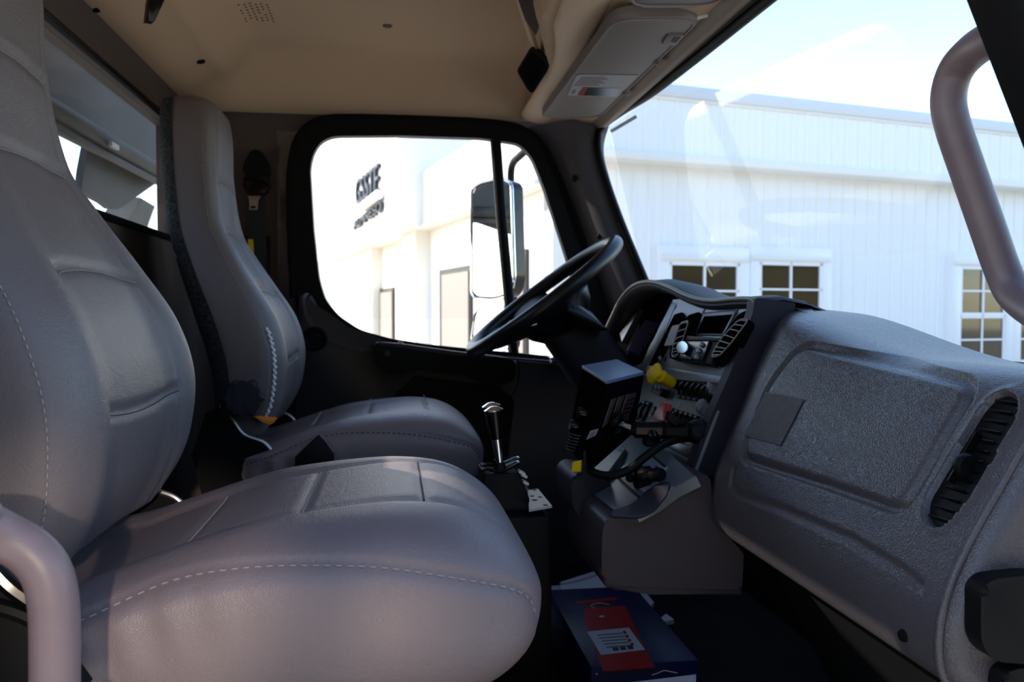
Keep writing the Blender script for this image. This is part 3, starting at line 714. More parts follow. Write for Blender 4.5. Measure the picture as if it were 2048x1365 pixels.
# black adjuster bars at the lower left of the passenger seat
bm = bmesh.new(); b_tube(bm, spline([U(x, y, Y=0.808) for x, y in ((-30, 1120), (10, 1165), (40, 1190), (80, 1215), (140, 1240))], 5), 0.008, 8); obj('adjuster_bar', bm, 'black_gloss', psgr)
bm = bmesh.new(); b_tube(bm, spline([U(x, y, Y=0.808) for x, y in ((-30, 1210), (30, 1225), (80, 1250), (120, 1300), (170, 1370))], 5), 0.008, 8); obj('adjuster_bar', bm, 'black', psgr)

# ------------------------------------------------------------------ dashboard
dash = empty('dashboard', (0.7, 1.4, 0.42), 'grey moulded dashboard running across the cab', 'dashboard')
PROF = [(0.86, 0.706), (0.76, 0.715), (0.70, 0.719), (0.668, 0.716), (0.648, 0.708), (0.633, 0.694), (0.618, 0.672), (0.600, 0.645), (0.580, 0.612), (0.560, 0.580), (0.542, 0.547), (0.527, 0.512), (0.519, 0.478), (0.519, 0.447), (0.526, 0.425), (0.542, 0.414), (0.58, 0.410), (0.66, 0.41)]
PP_ = spline([(x, 0, z) for x, z in PROF], 16)
def raise_z(y, z0): return 0.075*sstep(0.96, 1.48, y)*sstep(0.54, 0.72, z0)
def roll_x(y): return 0.045*sstep(1.27, 1.42, y)      # the pad rolls away forward where it meets the pod
FACE = sorted([(p.z, p.x) for p in PP_ if p.x < 0.70 and 0.416 < p.z < 0.7185], key=lambda t: t[0])
def face_x(y, z):
    z0 = z
    for _ in range(6): z0 = z-raise_z(y, z0)
    return interp(FACE, z0)+roll_x(y)
def on_dash(px, py):
    r = ray(px, py); lo, hi = 0.4, 2.2; n = 200; prev = lo
    for i in range(1, n+1):
        t = lo+(hi-lo)*i/n; p = CAM+r*t
        if 0.42 < p.z < 0.80 and p.x > face_x(p.y, p.z):
            a, b = prev, t
            for _ in range(20):
                m = (a+b)/2; q = CAM+r*m
                if q.x > face_x(q.y, q.z): b = m
                else: a = m
            return CAM+r*b
        prev = t
    return CAM+r*1.2
def yz(pts): return [(p.y, p.z) for p in pts]
def seg_d(py_, pz, poly, closed=True):
    best = 9.0
    for (a, b), (c, d) in zip(poly, poly[1:]+(poly[:1] if closed else [])):
        if not closed and (c, d) == poly[0]: break
        ex, ez = c-a, d-b; L2 = ex*ex+ez*ez
        t = max(0, min(1, ((py_-a)*ex+(pz-b)*ez)/L2)) if L2 else 0
        best = min(best, math.hypot(py_-a-t*ex, pz-b-t*ez))
    return best
def inside(py_, pz, poly):
    c = False; n = len(poly)
    for i in range(n):
        a, b = poly[i], poly[i-1]
        if (a[1] > pz) != (b[1] > pz) and py_ < (b[0]-a[0])*(pz-a[1])/(b[1]-a[1])+a[0]: c = not c
    return c
def rp(pxs, r): return yz(round_poly([on_dash(x, y) for x, y in pxs], r, 6))
GLOVE = rp([(1604, 688), (1780, 724), (1960, 768), (1808, 1026), (1650, 970), (1480, 916), (1532, 780)], 0.03)
LOWPAD = yz([on_dash(x, y) for x, y in ((1466, 940), (1462, 970), (1475, 988), (1560, 1018), (1700, 1080), (1800, 1140), (1838, 1172))])
VENT = rp([(1845, 1035), (1850, 1000), (1900, 915), (1960, 820), (1985, 792), (2015, 780), (2038, 792), (2038, 825), (1990, 915), (1930, 1010), (1895, 1050), (1862, 1060)], 0.012)
ycols = [1.44-0.0032*i for i in range(226)]; yend = ycols[-1]
rows = []
for y in ycols:
    r = []
    for i, p in enumerate(PP_):
        z = p.z+raise_z(y, p.z); x = p.x+(roll_x(y) if p.x < 0.70 else 0.0)
        if p.x < 0.70 and 0.42 < z < 0.82:
            push = 0.0; t = PP_[min(i+1, len(PP_)-1)]-PP_[max(i-1, 0)]; nrm = Vector((-t.z, 0, t.x)).normalized()
            if nrm.x > 0: nrm = -nrm
            d = seg_d(y, z, GLOVE)
            push += groove(d, 0.0065, 0.0060)
            if inside(y, z, GLOVE): push -= 0.002*sstep(0.006, 0.012, d)
            push += groove(seg_d(y, z, LOWPAD, False), 0.008, 0.0035)
            dv = seg_d(y, z, VENT)
            if inside(y, z, VENT): push += 0.014*sstep(0.0, 0.006, dv)
            else: push -= 0.002*(1-sstep(0.0, 0.010, dv))
            q = Vector((x, y, z))-nrm*push
            r.append((q.x, q.y, q.z))
        else: r.append((x, y, z))
    rows.append(r)
cen = Vector((0.72, 0, 0.57))
for k in range(1, 9):
    a = math.pi/2*k/8; r = []
    for (x, y, z) in rows[len(ycols)-1]:
        v = Vector((x, 0, z))-cen; s_ = max(0.0, 1-0.022*(1-math.cos(a))/max(0.05, v.length))
        r.append((cen.x+v.x*s_, yend-0.022*math.sin(a), cen.z+v.z*s_))
    rows.append(r)
# mesh rows are dense enough for the grooves: refine profile direction
bm = bmesh.new(); V = [[bm.verts.new(Vector(p)) for p in r] for r in rows]; n = len(V[0])
for A_, B_ in zip(V, V[1:]):
    for k in range(n-1): bm.faces.new((A_[k], A_[k+1], B_[k+1], B_[k]))
bm.faces.new(V[-1])
obj('passenger_pad', bm, 'dash', dash, 70)
# raised piping where the pad turns into its end cap
pth = [Vector((p[0], yend-0.005, p[2]))+Vector((-0.001, 0, 0)) for p in rows[len(ycols)-1]]
pth = [p for p in pth if p.x < 0.70]
tube('end_piping', pth, 0.0045, 'dash', dash, 8)
# right hand air vent: frame, slats, thumb wheel
vent = empty('air_vent', on_dash(1940, 920), None); place(vent, dash)
vb = [Vector((face_x(y, z)+0.006, y, z)) for y, z in VENT]
vc = sum(vb, Vector())/len(vb); vax = (on_dash(2010, 795)-on_dash(1865, 1045)).normalized()
vw = (on_dash(1975, 960)-on_dash(1895, 905)); vw = (vw-vax*vw.dot(vax)).normalized(); vn = vax.cross(vw).normalized()
if vn.x > 0: vn = -vn
bm = bmesh.new(); b_prism(bm, [vc+(c_-vc)*0.97 for c_ in vb], (0.004, 0, 0)); obj('vent_back', bm, 'black', vent)
vl = (on_dash(2010, 790)-on_dash(1868, 1050)).length; c0 = (on_dash(2010, 790)+on_dash(1868, 1050))/2 - vn*0.005
rotm = Matrix((vax, vw, vn)).transposed()
slat0 = None
for i in range(13):
    s_ = -vl*0.45+vl*0.9*i/12; wd = 0.040*(1-0.35*(abs(s_)/(vl*0.5))**4)
    if slat0 is None:
        slat0 = box('slat', (0.0022, wd, 0.007), c0+vax*s_, 'black_gloss', vent, rot=rotm @ Matrix.Rotation(0.5, 3, 'Y'), bevel=0.0006)
        base_m = Matrix.Translation(c0+vax*s_)
    else:
        o = bpy.data.objects.new('slat', slat0.data); COL.objects.link(o); o.matrix_basis = Matrix.Translation(vax*(s_+vl*0.45)); place(o, vent)
lathe('thumb_wheel', [(0, -0.006), (0.012, -0.006), (0.0135, -0.003), (0.0135, 0.003), (0.012, 0.006), (0, 0.006)], c0+vn*0.004-vax*0.008, vw, 'black', vent, 24)
box('vane', (0.06, 0.0018, 0.014), c0+vn*0.002-vw*0.008, 'black_gloss', vent, rot=rotm, bevel=0.0005)
# faint square patch left on the glove panel and small screw under the pad
sq = [on_dash(x, y)-Vector((0.0022, 0, 0)) for x, y in ((1535, 785), (1612, 800), (1565, 892), (1492, 872))]
patch = [[sq[0].lerp(sq[1], u_/8).lerp(sq[3].lerp(sq[2], u_/8), v_/8) for u_ in range(9)] for v_ in range(9)]
patch = [[Vector((face_x(p.y, p.z)-0.0036, p.y, p.z+0.0008)) for p in r] for r in patch]
grid('label_ghost', patch, mat('ghost', (64, 61, 63), 0.62, bump=('noise', 250, 0.6, 0.001), vary=(60, (76, 73, 75), 0.5)), dash)
lathe('pad_screw', [(0, 0.004), (0.006, 0.003), (0.007, 0)], on_dash(1808, 1272), (-1, -0.2, 0), 'black', dash, 12)
# black door bumper on the end cap
plE = Plane((0, yend-0.022, 0), (0, -1, 0))
plate('door_bumper', [(1962, 1180), (1985, 1160), (2070, 1150), (2150, 1160), (2150, 1320), (2060, 1330), (1990, 1325), (1962, 1290)], plE, 0, 0.022, 'black', dash, 0.010, 0.012)
plate('lower_knob', [(2005, 1380), (2012, 1350), (2035, 1338), (2080, 1340), (2080, 1400), (2010, 1400)], plE, 0, 0.02, 'black', dash, 0.006, 0.008)
# dark lower closing panel under the pad
prism('kick_panel', [(0.60, 0.72, 0.412), (0.60, 1.30, 0.412), (0.80, 1.32, 0.04), (0.80, 0.72, 0.04)], (0.03, 0, 0.01), 'rubber', dash)

# ------------------------------------------------------------------ centre pod
pod = empty('instrument_pod', (0.65, 1.85, 0.50), 'dark instrument pod with vents, radio, switches and gauges', 'instrument panel')
T_, B_ = Vector((0.640, 0, 0.800)), Vector((0.525, 0, 0.510))
pdir = (B_-T_).normalized(); PN = Plane((T_.x, 1.4, T_.z), (pdir.z, 0, -pdir.x))
if PN.n.x > 0: PN.n = -PN.n
YS = 1.372
prism('pod_side', round_poly([U(x, y, Y=YS) for x, y in ((1510, 596), (1592, 606), (1588, 625), (1532, 740), (1456, 888), (1440, 956), (1395, 948), (1384, 935), (1400, 885), (1462, 742), (1506, 625))], 0.006), (0, 0.03, 0), 'pod', pod, 0.002)
hood_px = [(1513, 606), (1503, 598), (1470, 598), (1430, 602), (1400, 599), (1370, 589), (1335, 572), (1300, 563), (1268, 571), (1243, 597), (1225, 632), (1205, 675), (1185, 720)]
rim = spline([U(x, y, X=0.632) for x, y in hood_px], 7)
rows = []
prof = [(0.050, -0.030), (0.020, -0.024), (0.004, -0.018), (-0.004, -0.010), (0.000, -0.002), (0.012, 0.003), (0.05, 0.006), (0.10, -0.004), (0.24, -0.06)]
N_ = len(rim)
for i, p in enumerate(rim):
    t = (rim[min(i+1, N_-1)]-rim[max(i-1, 0)]).normalized(); out = Vector((0, t.z, -t.y))
    if out.z < 0 and abs(out.z) > 0.05: out = -out
    if i > N_*0.75 and out.y < 0: out = -out
    rows.append([p+Vector((dx, 0, 0))+out*dn for dx, dn in prof])
grid('pod_hood', rows, 'pod', pod)
tube('rim_trim', [p+Vector((-0.002, 0, 0)) for p in rim], 0.0042, 'rim_trim', pod, 8)
# close the top from the hood forward to the windshield
plate('panel_face', [(1506, 606), (1440, 600), (1380, 596), (1346, 600), (1318, 680), (1288, 752), (1452, 775)], PN, -0.020, -0.004, 'bezel', pod, 0.0)
plate('switch_face', [(1456, 752), (1290, 735), (1225, 858), (1245, 868), (1388, 945)], PN, -0.035, -0.014, mat('switch_panel', (84, 88, 94), 0.5, metal=0.1), pod, 0.0)
plate('bezel_lip', [(1287, 742), (1296, 730), (1452, 752), (1446, 768), (1380, 762), (1300, 752)], PN, -0.02, 0.004, 'bezel', pod, 0.004)
plate('side_edge', [(1507, 604), (1513, 606), (1390, 940), (1384, 938)], PN, -0.002, 0.004, 'bezel', pod, 0.001)
plate('tray_lip', [(1340, 880), (1388, 893), (1370, 915), (1330, 893)], PN, -0.03, 0.004, 'bezel', pod, 0.004)
# gauge cluster, deep under the hood
plate('cluster_face', [(1352, 588), (1235, 585), (1190, 780), (1296, 770)], PN, -0.085, -0.062, 'matte_black', pod)
plate('cluster_edge', [(1343, 604), (1352, 606), (1296, 742), (1262, 742), (1268, 732), (1284, 728)], PN, -0.06, -0.002, 'bezel', pod, 0.003)
plate('cluster_screen', [(1290, 640), (1318, 646), (1280, 712), (1252, 700)], PN, -0.061, -0.058, mat('gauge_grey', (34, 30, 42), 0.6, spec=0.0), pod, 0.002)
plate('cluster_strip', [(1272, 622), (1278, 616), (1243, 684), (1239, 668)], PN, -0.062, -0.045, 'bezel', pod, 0.002)
for (px, py, r) in ((1326, 660, 0.034), (1305, 700, 0.030), (1300, 735, 0.030), (1262, 640, 0.026)):
    c_ = PN.at(px, py, -0.057); bm = bmesh.new()
    u_ = Vector((0, 1, 0)); v_ = pdir
    b_tube(bm, [c_+(u_*math.cos(a)+v_*math.sin(a))*r for a in [2*math.pi*k/28 for k in range(28)]], 0.0016, 6, closed=True)
    g_ = obj('gauge_ring', bm, 'rim_trim', pod)
    bm = bmesh.new(); b_tube(bm, [c_, c_+(u_*0.7-v_*0.7)*r*0.8], 0.0012, 5); obj('gauge_needle', bm, 'white_plastic', g_)
plate('column_recess', [(1348, 628), (1362, 624), (1366, 630), (1300, 752), (1288, 748)], PN, -0.006, 0.003, 'matte_black', pod, 0.003)
plate('label_red', [(1345, 652), (1360, 649), (1359, 654), (1342, 657)], PN, -0.002, 0.005, mat('label_redbar', (190, 80, 66), 0.5), pod)
plate('label_paper', [(1342, 657), (1359, 654), (1352, 690), (1328, 692)], PN, -0.002, 0.005, 'grey_label', pod)
# vents
def pod_vent(outline, tops, name):
    v = empty('air_vent', PN.at(*outline[0])); place(v, pod)
    plate('vent_housing', outline, PN, -0.004, 0.002, 'matte_black', v, 0.002, 0.006)
    plate('vent_barrel', tops['barrel'], PN, 0.0, 0.016, 'matte_black', v, 0.005, 0.008)
    ls = [PN.at(x, y, 0.018) for x, y in tops['left']]; rs = [PN.at(x, y, 0.018) for x, y in tops['right']]
    n_ = tops['n']
    def along(L, t):
        k = t*(len(L)-1); i = min(int(k), len(L)-2); return L[i].lerp(L[i+1], k-i)
    for i in range(n_):
        t = i/(n_-1); bm = bmesh.new(); a, b = along(ls, t), along(rs, t); b_tube(bm, [a, (a+b)/2+PN.n*0.002, b], 0.0012, 6); obj('slat', bm, 'rim_trim', v)
    bm = bmesh.new(); b_tube(bm, spline(ls+[(ls[-1]+rs[-1])/2+(ls[-1]-ls[0]).normalized()*0.004]+rs[::-1]+[(ls[0]+rs[0])/2-(ls[-1]-ls[0]).normalized()*0.004], 4, True), 0.0014, 6, closed=True); obj('vent_bezel', bm, 'rim_trim', v)
    return v
pod_vent([(1338, 716), (1342, 690), (1356, 650), (1378, 630), (1398, 624), (1402, 634), (1390, 668), (1372, 700), (1360, 722)],
         dict(barrel=[(1345, 712), (1350, 675), (1362, 645), (1376, 633), (1382, 636), (1368, 680), (1352, 716)], left=[(1360, 650), (1350, 680), (1345, 700), (1344, 712)], right=[(1376, 645), (1368, 672), (1360, 696), (1355, 710)], n=7), 'l')
pod_vent([(1421, 728), (1424, 700), (1452, 660), (1478, 628), (1492, 621), (1499, 632), (1490, 665), (1458, 722), (1440, 733)],
         dict(barrel=[(1424, 722), (1428, 698), (1466, 650), (1488, 634), (1495, 645), (1470, 692), (1445, 726)], left=[(1477, 642), (1462, 656), (1444, 676), (1430, 698), (1424, 712)], right=[(1494, 642), (1482, 660), (1464, 684), (1450, 700), (1440, 710)], n=8), 'r')
# screen unit and radio
scr = empty('display_unit', PN.at(1430, 650)); place(scr, pod)
plate('screen_frame', [(1388, 669), (1406, 628), (1471, 622), (1447, 671)], PN, -0.004, 0.0005, 'bezel', scr, 0.001)
plate('screen', [(1392, 667), (1408, 633), (1464, 629), (1443, 668)], PN, 0.0, 0.0015, 'screen', scr, 0.0005)
for pts_ in ([(1406, 626), (1469, 619), (1470, 622), (1406, 629)], [(1387, 668), (1404, 632), (1406, 632), (1390, 668)], [(1403, 626), (1409, 617), (1411, 618), (1406, 628)], [(1470, 622), (1477, 612), (1480, 613), (1474, 624)], [(1346, 617), (1351, 610), (1353, 611), (1349, 619)], [(1327, 722), (1331, 714), (1333, 715), (1330, 724)]):
    plate('trim_slot', pts_, PN, -0.0042, -0.003, 'black', scr)
rad = empty('radio', PN.at(1395, 700)); place(rad, pod)
plate('radio_body', [(1354, 718), (1360, 698), (1374, 672), (1440, 676), (1428, 712), (1420, 731), (1375, 724)], PN, -0.004, 0.012, 'black', rad, 0.003)
plate('radio_top', [(1374, 672), (1440, 676), (1436, 682), (1371, 680)], PN, 0.012, 0.016, 'black', rad, 0.001)
plate('radio_face', [(1357, 716), (1364, 694), (1372, 682), (1418, 682), (1409, 706), (1402, 723), (1380, 718)], PN, 0.010, 0.018, 'black_gloss', rad, 0.002)
kc = PN.at(1368, 696, 0.024)
lathe('volume_knob', [(0, 0.012), (0.0115, 0.012), (0.013, 0.009), (0.0135, -0.014), (0.0, -0.014)], kc, (PN.n*0.6+Vector((0, -1, 0))*0.7+Vector((0, 0, -0.1))), 'chrome', rad, 26)
for (px, py) in ((1404, 690), (1398, 702), (1394, 715)):
    lathe('radio_button', [(0, 0.004), (0.0045, 0.004), (0.0055, 0.002), (0.0055, -0.004)], PN.at(px, py, 0.019), PN.n, 'bezel', rad, 16)
for i in range(7): plate('preset_key', [(1360+i*3.2, 710+i*0.7), (1362.2+i*3.2, 710.5+i*0.7), (1360.8+i*3.2, 714.5+i*0.7), (1358.6+i*3.2, 714+i*0.7)], PN, 0.018, 0.0195, 'bezel', rad)
# rocker switches
def rocker(px, py, w, L, tilt):
    s_ = empty('rocker_switch', PN.at(px, py, 0)); place(s_, pod)
    dx, dy = -0.40*L, 0.92*L
    plate('switch_frame', [(px, py), (px+w, py+w*0.2), (px+w+dx, py+w*0.2+dy), (px+dx, py+dy)], PN, -0.014, -0.008, 'black', s_, 0.001)
    a = PN.at(px+w*0.5+dx*0.15, py+w*0.1+dy*0.15, -0.004); b = PN.at(px+w*0.5+dx*0.85, py+w*0.1+dy*0.85, -0.004); m_ = (a+b)/2+PN.n*(0.006 if tilt else -0.001)
    bm = bmesh.new(); b_tube(bm, spline([a, m_, b], 5), 0.0032, 8); obj('paddle', bm, 'black_gloss', s_)
    plate('switch_icon', [(px+1.5, py+2), (px+w-2, py+2.8), (px+w-3.5, py+6.5), (px, py+5.5)], PN, -0.008, -0.007, 'grey_label', s_)
for i in range(6): rocker(1369+i*10.8, 752+i*2.2, 8.2, 47-i*0.4, True)
for i in range(6): rocker(1339+i*9.6, 815+i*3.0, 7.4, 36, False)
for i in range(2): rocker(1283+i*9, 800+i*3, 7.4, 42, True)
for (px, py) in ((1430, 775), (1409, 815)):
    d_ = empty('dial', PN.at(px, py)); place(d_, pod)
    lathe('dial_wheel', [(0, -0.007), (0.014, -0.007), (0.016, -0.004), (0.016, 0.004), (0.014, 0.007), (0, 0.007)], PN.at(px, py, -0.012), (0.15, 1, 0.0), mat('dial_grey', (140, 140, 146), 0.5) if 'dial_grey' not in M else 'dial_grey', d_, 22)
    for i in range(6):
        q = PN.at(px+4-i*2.6, py-9+i*4, 0.0035); box('dial_rib', (0.002, 0.013, 0.002), q, 'bezel', d_)
plate('panel_label', [(1355, 804), (1361, 805), (1357, 817), (1351, 815)], PN, -0.014, -0.013, 'paper', pod)
plate('fuse_tab', [(1306, 771), (1325, 778), (1318, 792), (1299, 784)], PN, -0.014, 0.004, 'black', pod, 0.002)
for k in range(2): plate('fuse_pin', [(1311+k*6.5, 770+k*1.5), (1314+k*6.5, 771+k*1.5), (1312+k*6.5, 777+k*1.5), (1309+k*6.5, 776+k*1.5)], PN, 0.004, 0.006, 'bezel', pod)
for (px, py) in ((1348, 826), (1352, 838)): lathe('indicator_lamp', [(0, 0.003), (0.002, 0.002), (0.0025, 0)], PN.at(px, py, -0.008), PN.n, 'chrome', pod, 10)
# brake valve knobs and key
yk = empty('brake_knob', PN.at(1330, 760), 'yellow square push-pull brake knob on the switch panel', 'knob', 'brake valve knobs')
lathe('knob_stem', [(0, -0.03), (0.009, -0.03), (0.0095, 0.03), (0, 0.03)], PN.at(1338, 765, 0.01), PN.n, 'black', yk, 16)
a0 = PN.at(1326, 755, 0.034); q0 = PN.n.to_track_quat('Z', 'X').to_matrix()
ax = (PN.n*0.45+Vector((-0.3, -0.75, 0.25))).normalized()
lathe('knob_body', [(0, -0.024), (0.0115, -0.024), (0.013, -0.018), (0.012, 0.000), (0.0135, 0.010), (0, 0.012)], PN.at(1328, 757, 0.040), PN.at(1310, 748, 0.060)-PN.at(1332, 762, 0.030), 'yellow', yk, 20)
kd = (PN.at(1310, 748, 0.060)-PN.at(1332, 762, 0.030)).normalized()
pk = Plane(PN.at(1311, 749, 0.056), kd if kd.y < 0 or True else -kd)
bm = bmesh.new(); cc = PN.at(1311, 749, 0.056); e1 = (Vector((0, 0, 1))-kd*kd.z).normalized(); e2 = kd.cross(e1)
b_prism(bm, round_poly([cc+(e1*math.cos(a)+e2*math.sin(a))*0.025 for a in (0, math.pi/2, math.pi, 1.5*math.pi)], 0.006), kd*0.007, 0.002); obj('knob_plate', bm, 'yellow', yk)
rk = empty('brake_knob', PN.at(1320, 825), 'red square push-pull brake knob behind the mount arm', 'knob', 'brake valve knobs')
lathe('knob_stem', [(0, -0.03), (0.009, -0.03), (0.0095, 0.02), (0, 0.02)], PN.at(1322, 828, 0.01), PN.n, 'black', rk, 16)
plate('knob_plate', [(1322, 803), (1337, 808), (1328, 842), (1302, 838)], PN, 0.026, 0.034, 'red', rk, 0.002, 0.003)
ik = empty('ignition_key', PN.at(1314, 730), 'chrome ignition key standing in the dash above the yellow knob', 'key')
tube('key_barrel', [PN.at(1312, 740, 0.0), PN.at(1316, 726, 0.012), PN.at(1320, 716, 0.020)], 0.0042, 'chrome', ik, 12)
lathe('key_collar', [(0, -0.006), (0.010, -0.006), (0.010, 0.004), (0.006, 0.008), (0, 0.008)], PN.at(1312, 739, 0.0), PN.n, 'black', ik, 18)

# ------------------------------------------------------------------ lower centre console
con = empty('centre_console', (0.45, 1.42, 0.32), 'grey lower console block with silver tray below the switch panel', 'console')
YC = 1.30
side = [U(x, y, Y=YC) for x, y in ((1420, 952), (1388, 953), (1352, 985), (1318, 1012), (1290, 1030), (1262, 1038), (1225, 1036), (1210, 1044), (1205, 1066), (1203, 1120), (1205, 1158), (1228, 1172), (1300, 1176), (1484, 1180), (1488, 1108), (1462, 1080), (1438, 1040), (1424, 995))]
prism('console_side', [p+Vector((0, 0.26, 0)) for p in round_poly(side, 0.006)], (0, -0.26, 0), 'dash_smooth', con, 0.010, 4)
prism('console_foot', [p+Vector((0, 0.25, 0)) for p in [U(x, y, Y=YC+0.004) for x, y in ((1205, 1160), (1485, 1174), (1484, 1193), (1300, 1190), (1232, 1183), (1212, 1175))]], (0, -0.25, 0), 'dash_smooth', con, 0.004)
c1, c2 = Vector((0.512, 1.35, CZ-0.262)), Vector((0.385, 1.35, CZ-0.326)); dd = (c2-c1).normalized(); PC = Plane(c1+Vector((0, 0, 0.004)), (dd.z, 0, -dd.x))
if PC.n.z < 0: PC.n = -PC.n
plate('silver_tray', [(1392, 952), (1340, 908), (1300, 882), (1246, 862), (1226, 880), (1190, 935), (1160, 970), (1218, 1012), (1238, 1030), (1268, 1024), (1310, 1002), (1348, 974)], PC, -0.02, 0.0, 'bezel', con, 0.003)
plate('tray_insert', [(1298, 903), (1336, 935), (1296, 990), (1244, 952), (1240, 935)], PC, 0.0, 0.002, mat('insert_silver', (140, 148, 156), 0.42, metal=0.3), con, 0.001)
for pts_ in ([(1297, 903), (1332, 932), (1329, 935), (1294, 906)], [(1236, 952), (1280, 993), (1276, 996), (1232, 955)], [(1312, 932), (1322, 938), (1320, 941), (1310, 935)]):
    plate('tray_slot', pts_, PC, 0.002, 0.0028, 'black', con)
plate('pocket', [(1222, 1034), (1225, 1020), (1262, 1010), (1300, 975), (1330, 962), (1340, 966), (1332, 992), (1306, 1024), (1280, 1036)], PC, 0.001, 0.0036, 'pod', con, 0.001, 0.01)
plate('pocket', [(1180, 960), (1215, 945), (1245, 905), (1250, 897), (1252, 905), (1238, 940), (1215, 965), (1190, 972)], PC, 0.001, 0.0036, 'black', con, 0.001, 0.006)
for i in range(3):
    for j in range(4): plate('shift_pattern', [(1234+j*5+i*4-2, 896-j*8+i*3), (1237+j*5+i*4-2, 894-j*8+i*3), (1239+j*5+i*4-2, 897-j*8+i*3), (1236+j*5+i*4-2, 899-j*8+i*3)], PC, 0.0, 0.001, 'grey_label', con)
prism('console_end', [p+Vector((0, 0.14, 0)) for p in round_poly([U(x, y, Y=1.46) for x, y in ((1146, 1018), (1142, 960), (1158, 945), (1200, 950), (1232, 980), (1240, 1060), (1200, 1090))], 0.012)], (0, -0.14, 0), 'pod', con, 0.008, 3)

# ------------------------------------------------------------------ electronic control box on its mount
dev = empty('control_box', (0.39, 1.52, 0.49), 'black electronic control box with a blue-grey top beside the dash', 'control box')
Nn, Rr, Ff, Ll = (U(1213, 765, Y=1.40), U(1290, 746, Y=1.50), U(1234, 720, Y=1.68), U(1162, 733, Y=1.58))
dn = Vector((-0.030, 0.0, -0.160)); dn2 = Vector((-0.020, 0, -0.115))
bm = bmesh.new(); top = [bm.verts.new(p-Vector((0, 0, 0.003))) for p in (Nn, Rr, Ff, Ll)]; bot = [bm.verts.new(p) for p in (Nn+dn, Rr+dn2, Ff+dn2, Ll+dn)]
bm.faces.new(top); bm.faces.new(bot[::-1])
for k in range(4): bm.faces.new((top[k], bot[k], bot[(k+1) % 4], top[(k+1) % 4]))
bmesh.ops.bevel(bm, geom=bm.edges[:], offset=0.006, segments=2, affect='EDGES', profile=0.5); obj('case', bm, 'matte_black', dev)
cq = (Nn+Rr+Ff+Ll)/4
prism('top_cover', [cq+(p-cq)*0.97-Vector((0, 0, 0.004)) for p in (Nn, Rr, Ff, Ll)], (0, 0, 0.006), 'blue_top', dev, 0.001)
fn = (Nn-Ll).cross(dn).normalized(); fn = fn if fn.x < 0 else -fn; PF = Plane(Nn, fn)
sn = (Rr-Nn).cross(dn).normalized(); sn = sn if sn.y < 0 else -sn; PS = Plane(Nn, sn)
for (px, py) in ((1172, 828), (1156, 853)):
    lathe('control_knob', [(0, 0.016), (0.009, 0.016), (0.011, 0.013), (0.012, 0.0), (0, 0)], PF.at(px, py, 0), fn, 'black_gloss', dev, 22)
for i in range(6): plate('cooling_rib', [(1138-i*1.6, 866+i*6), (1160-i*2, 872+i*6), (1159-i*2, 875+i*6), (1137-i*1.6, 869+i*6)], PF, 0, 0.006, 'black_gloss', dev, 0.001)
plate('maker_label', [(1172, 880), (1181, 862), (1196, 858), (1190, 872)], PF, 0, 0.001, 'grey_label', dev)
for i in range(3): plate('label_print', [(1178+i*1.6, 876-i*4), (1189+i*1.6, 872-i*4), (1189.6+i*1.6, 870.5-i*4), (1178.6+i*1.6, 874.5-i*4)], PF, 0.001, 0.0014, 'print_grey', dev)
for i, (x0, x1) in enumerate(((1222, 1232), (1236, 1248), (1252, 1272))):
    plate('side_fin', [(x0+2, 800-i*5), (x1+2, 796-i*5), (x1-16, 848-i*4), (x0-16, 856-i*4)], PS, -0.001, 0.002, mat('smoked', (66, 50, 44), 0.3) if 'smoked' not in M else 'smoked', dev, 0.001)
for i in range(4): plate('fin_slot', [(1256-i*3.5, 800+i*9), (1270-i*3.5, 796+i*9), (1268-i*3.5, 799+i*9), (1254-i*3.5, 803+i*9)], PS, 0.002, 0.003, 'black', dev)
plate('yellow_sticker', [(1145, 925), (1163, 921), (1161, 944), (1143, 944)], Plane(U(1153, 935, Y=1.44), (-0.6, -0.8, 0)), 0, 0.004, 'yellow', dev)
arm = empty('mount_arm', U(1310, 860, Y=1.40), 'black ball joint arm with chrome pin holding the control box', 'mount')
pb_ = U(1234, 846, Y=1.425)
lathe('ball_socket', [(0, -0.010), (0.016, -0.010), (0.020, -0.004), (0.020, 0.004), (0.014, 0.010), (0, 0.012)], pb_, (0.8, -0.5, -0.25), 'black_gloss', arm, 24)
tube('chrome_pin', [pb_, U(1265, 860, Y=1.40)], 0.0065, 'chrome', arm, 14)
s0, s1 = U(1258, 860, Y=1.40), U(1384, 862, Y=1.385); adir = (s1-s0).normalized(); up_ = Vector((0, 0, 1)); sd_ = adir.cross(up_).normalized(); up_ = sd_.cross(adir)
def oct_loft(name, secs, mat_):
    rows_ = []
    for (t, h, w_) in secs:
        c_ = s0+(s1-s0)*t
        rows_.append([c_+up_*h*math.sin(a)*1.08+sd_*w_*math.cos(a)*1.08 for a in [math.pi/8+math.pi/4*k for k in range(8)]])
    return grid(name, rows_, mat_, arm, 25, closed_u=True, caps=True)
oct_loft('socket_arm', [(0.02, 0.006, 0.008), (0.10, 0.014, 0.014), (0.50, 0.015, 0.015)], 'black_gloss')
oct_loft('socket_arm', [(0.58, 0.015, 0.015), (0.90, 0.017, 0.016), (0.98, 0.010, 0.010)], 'black')
for i in range(4): oct_loft('clamp_ring', [(0.50+i*0.022, 0.0155, 0.0155), (0.512+i*0.022, 0.0155, 0.0155)], 'black')
plate('clamp_lever', [(1334, 838), (1338, 822), (1345, 826), (1360, 842), (1378, 838), (1376, 846), (1350, 852)], Plane(U(1350, 840, Y=1.375), (0, -1, 0.2)), -0.006, 0.006, 'black', arm, 0.002)
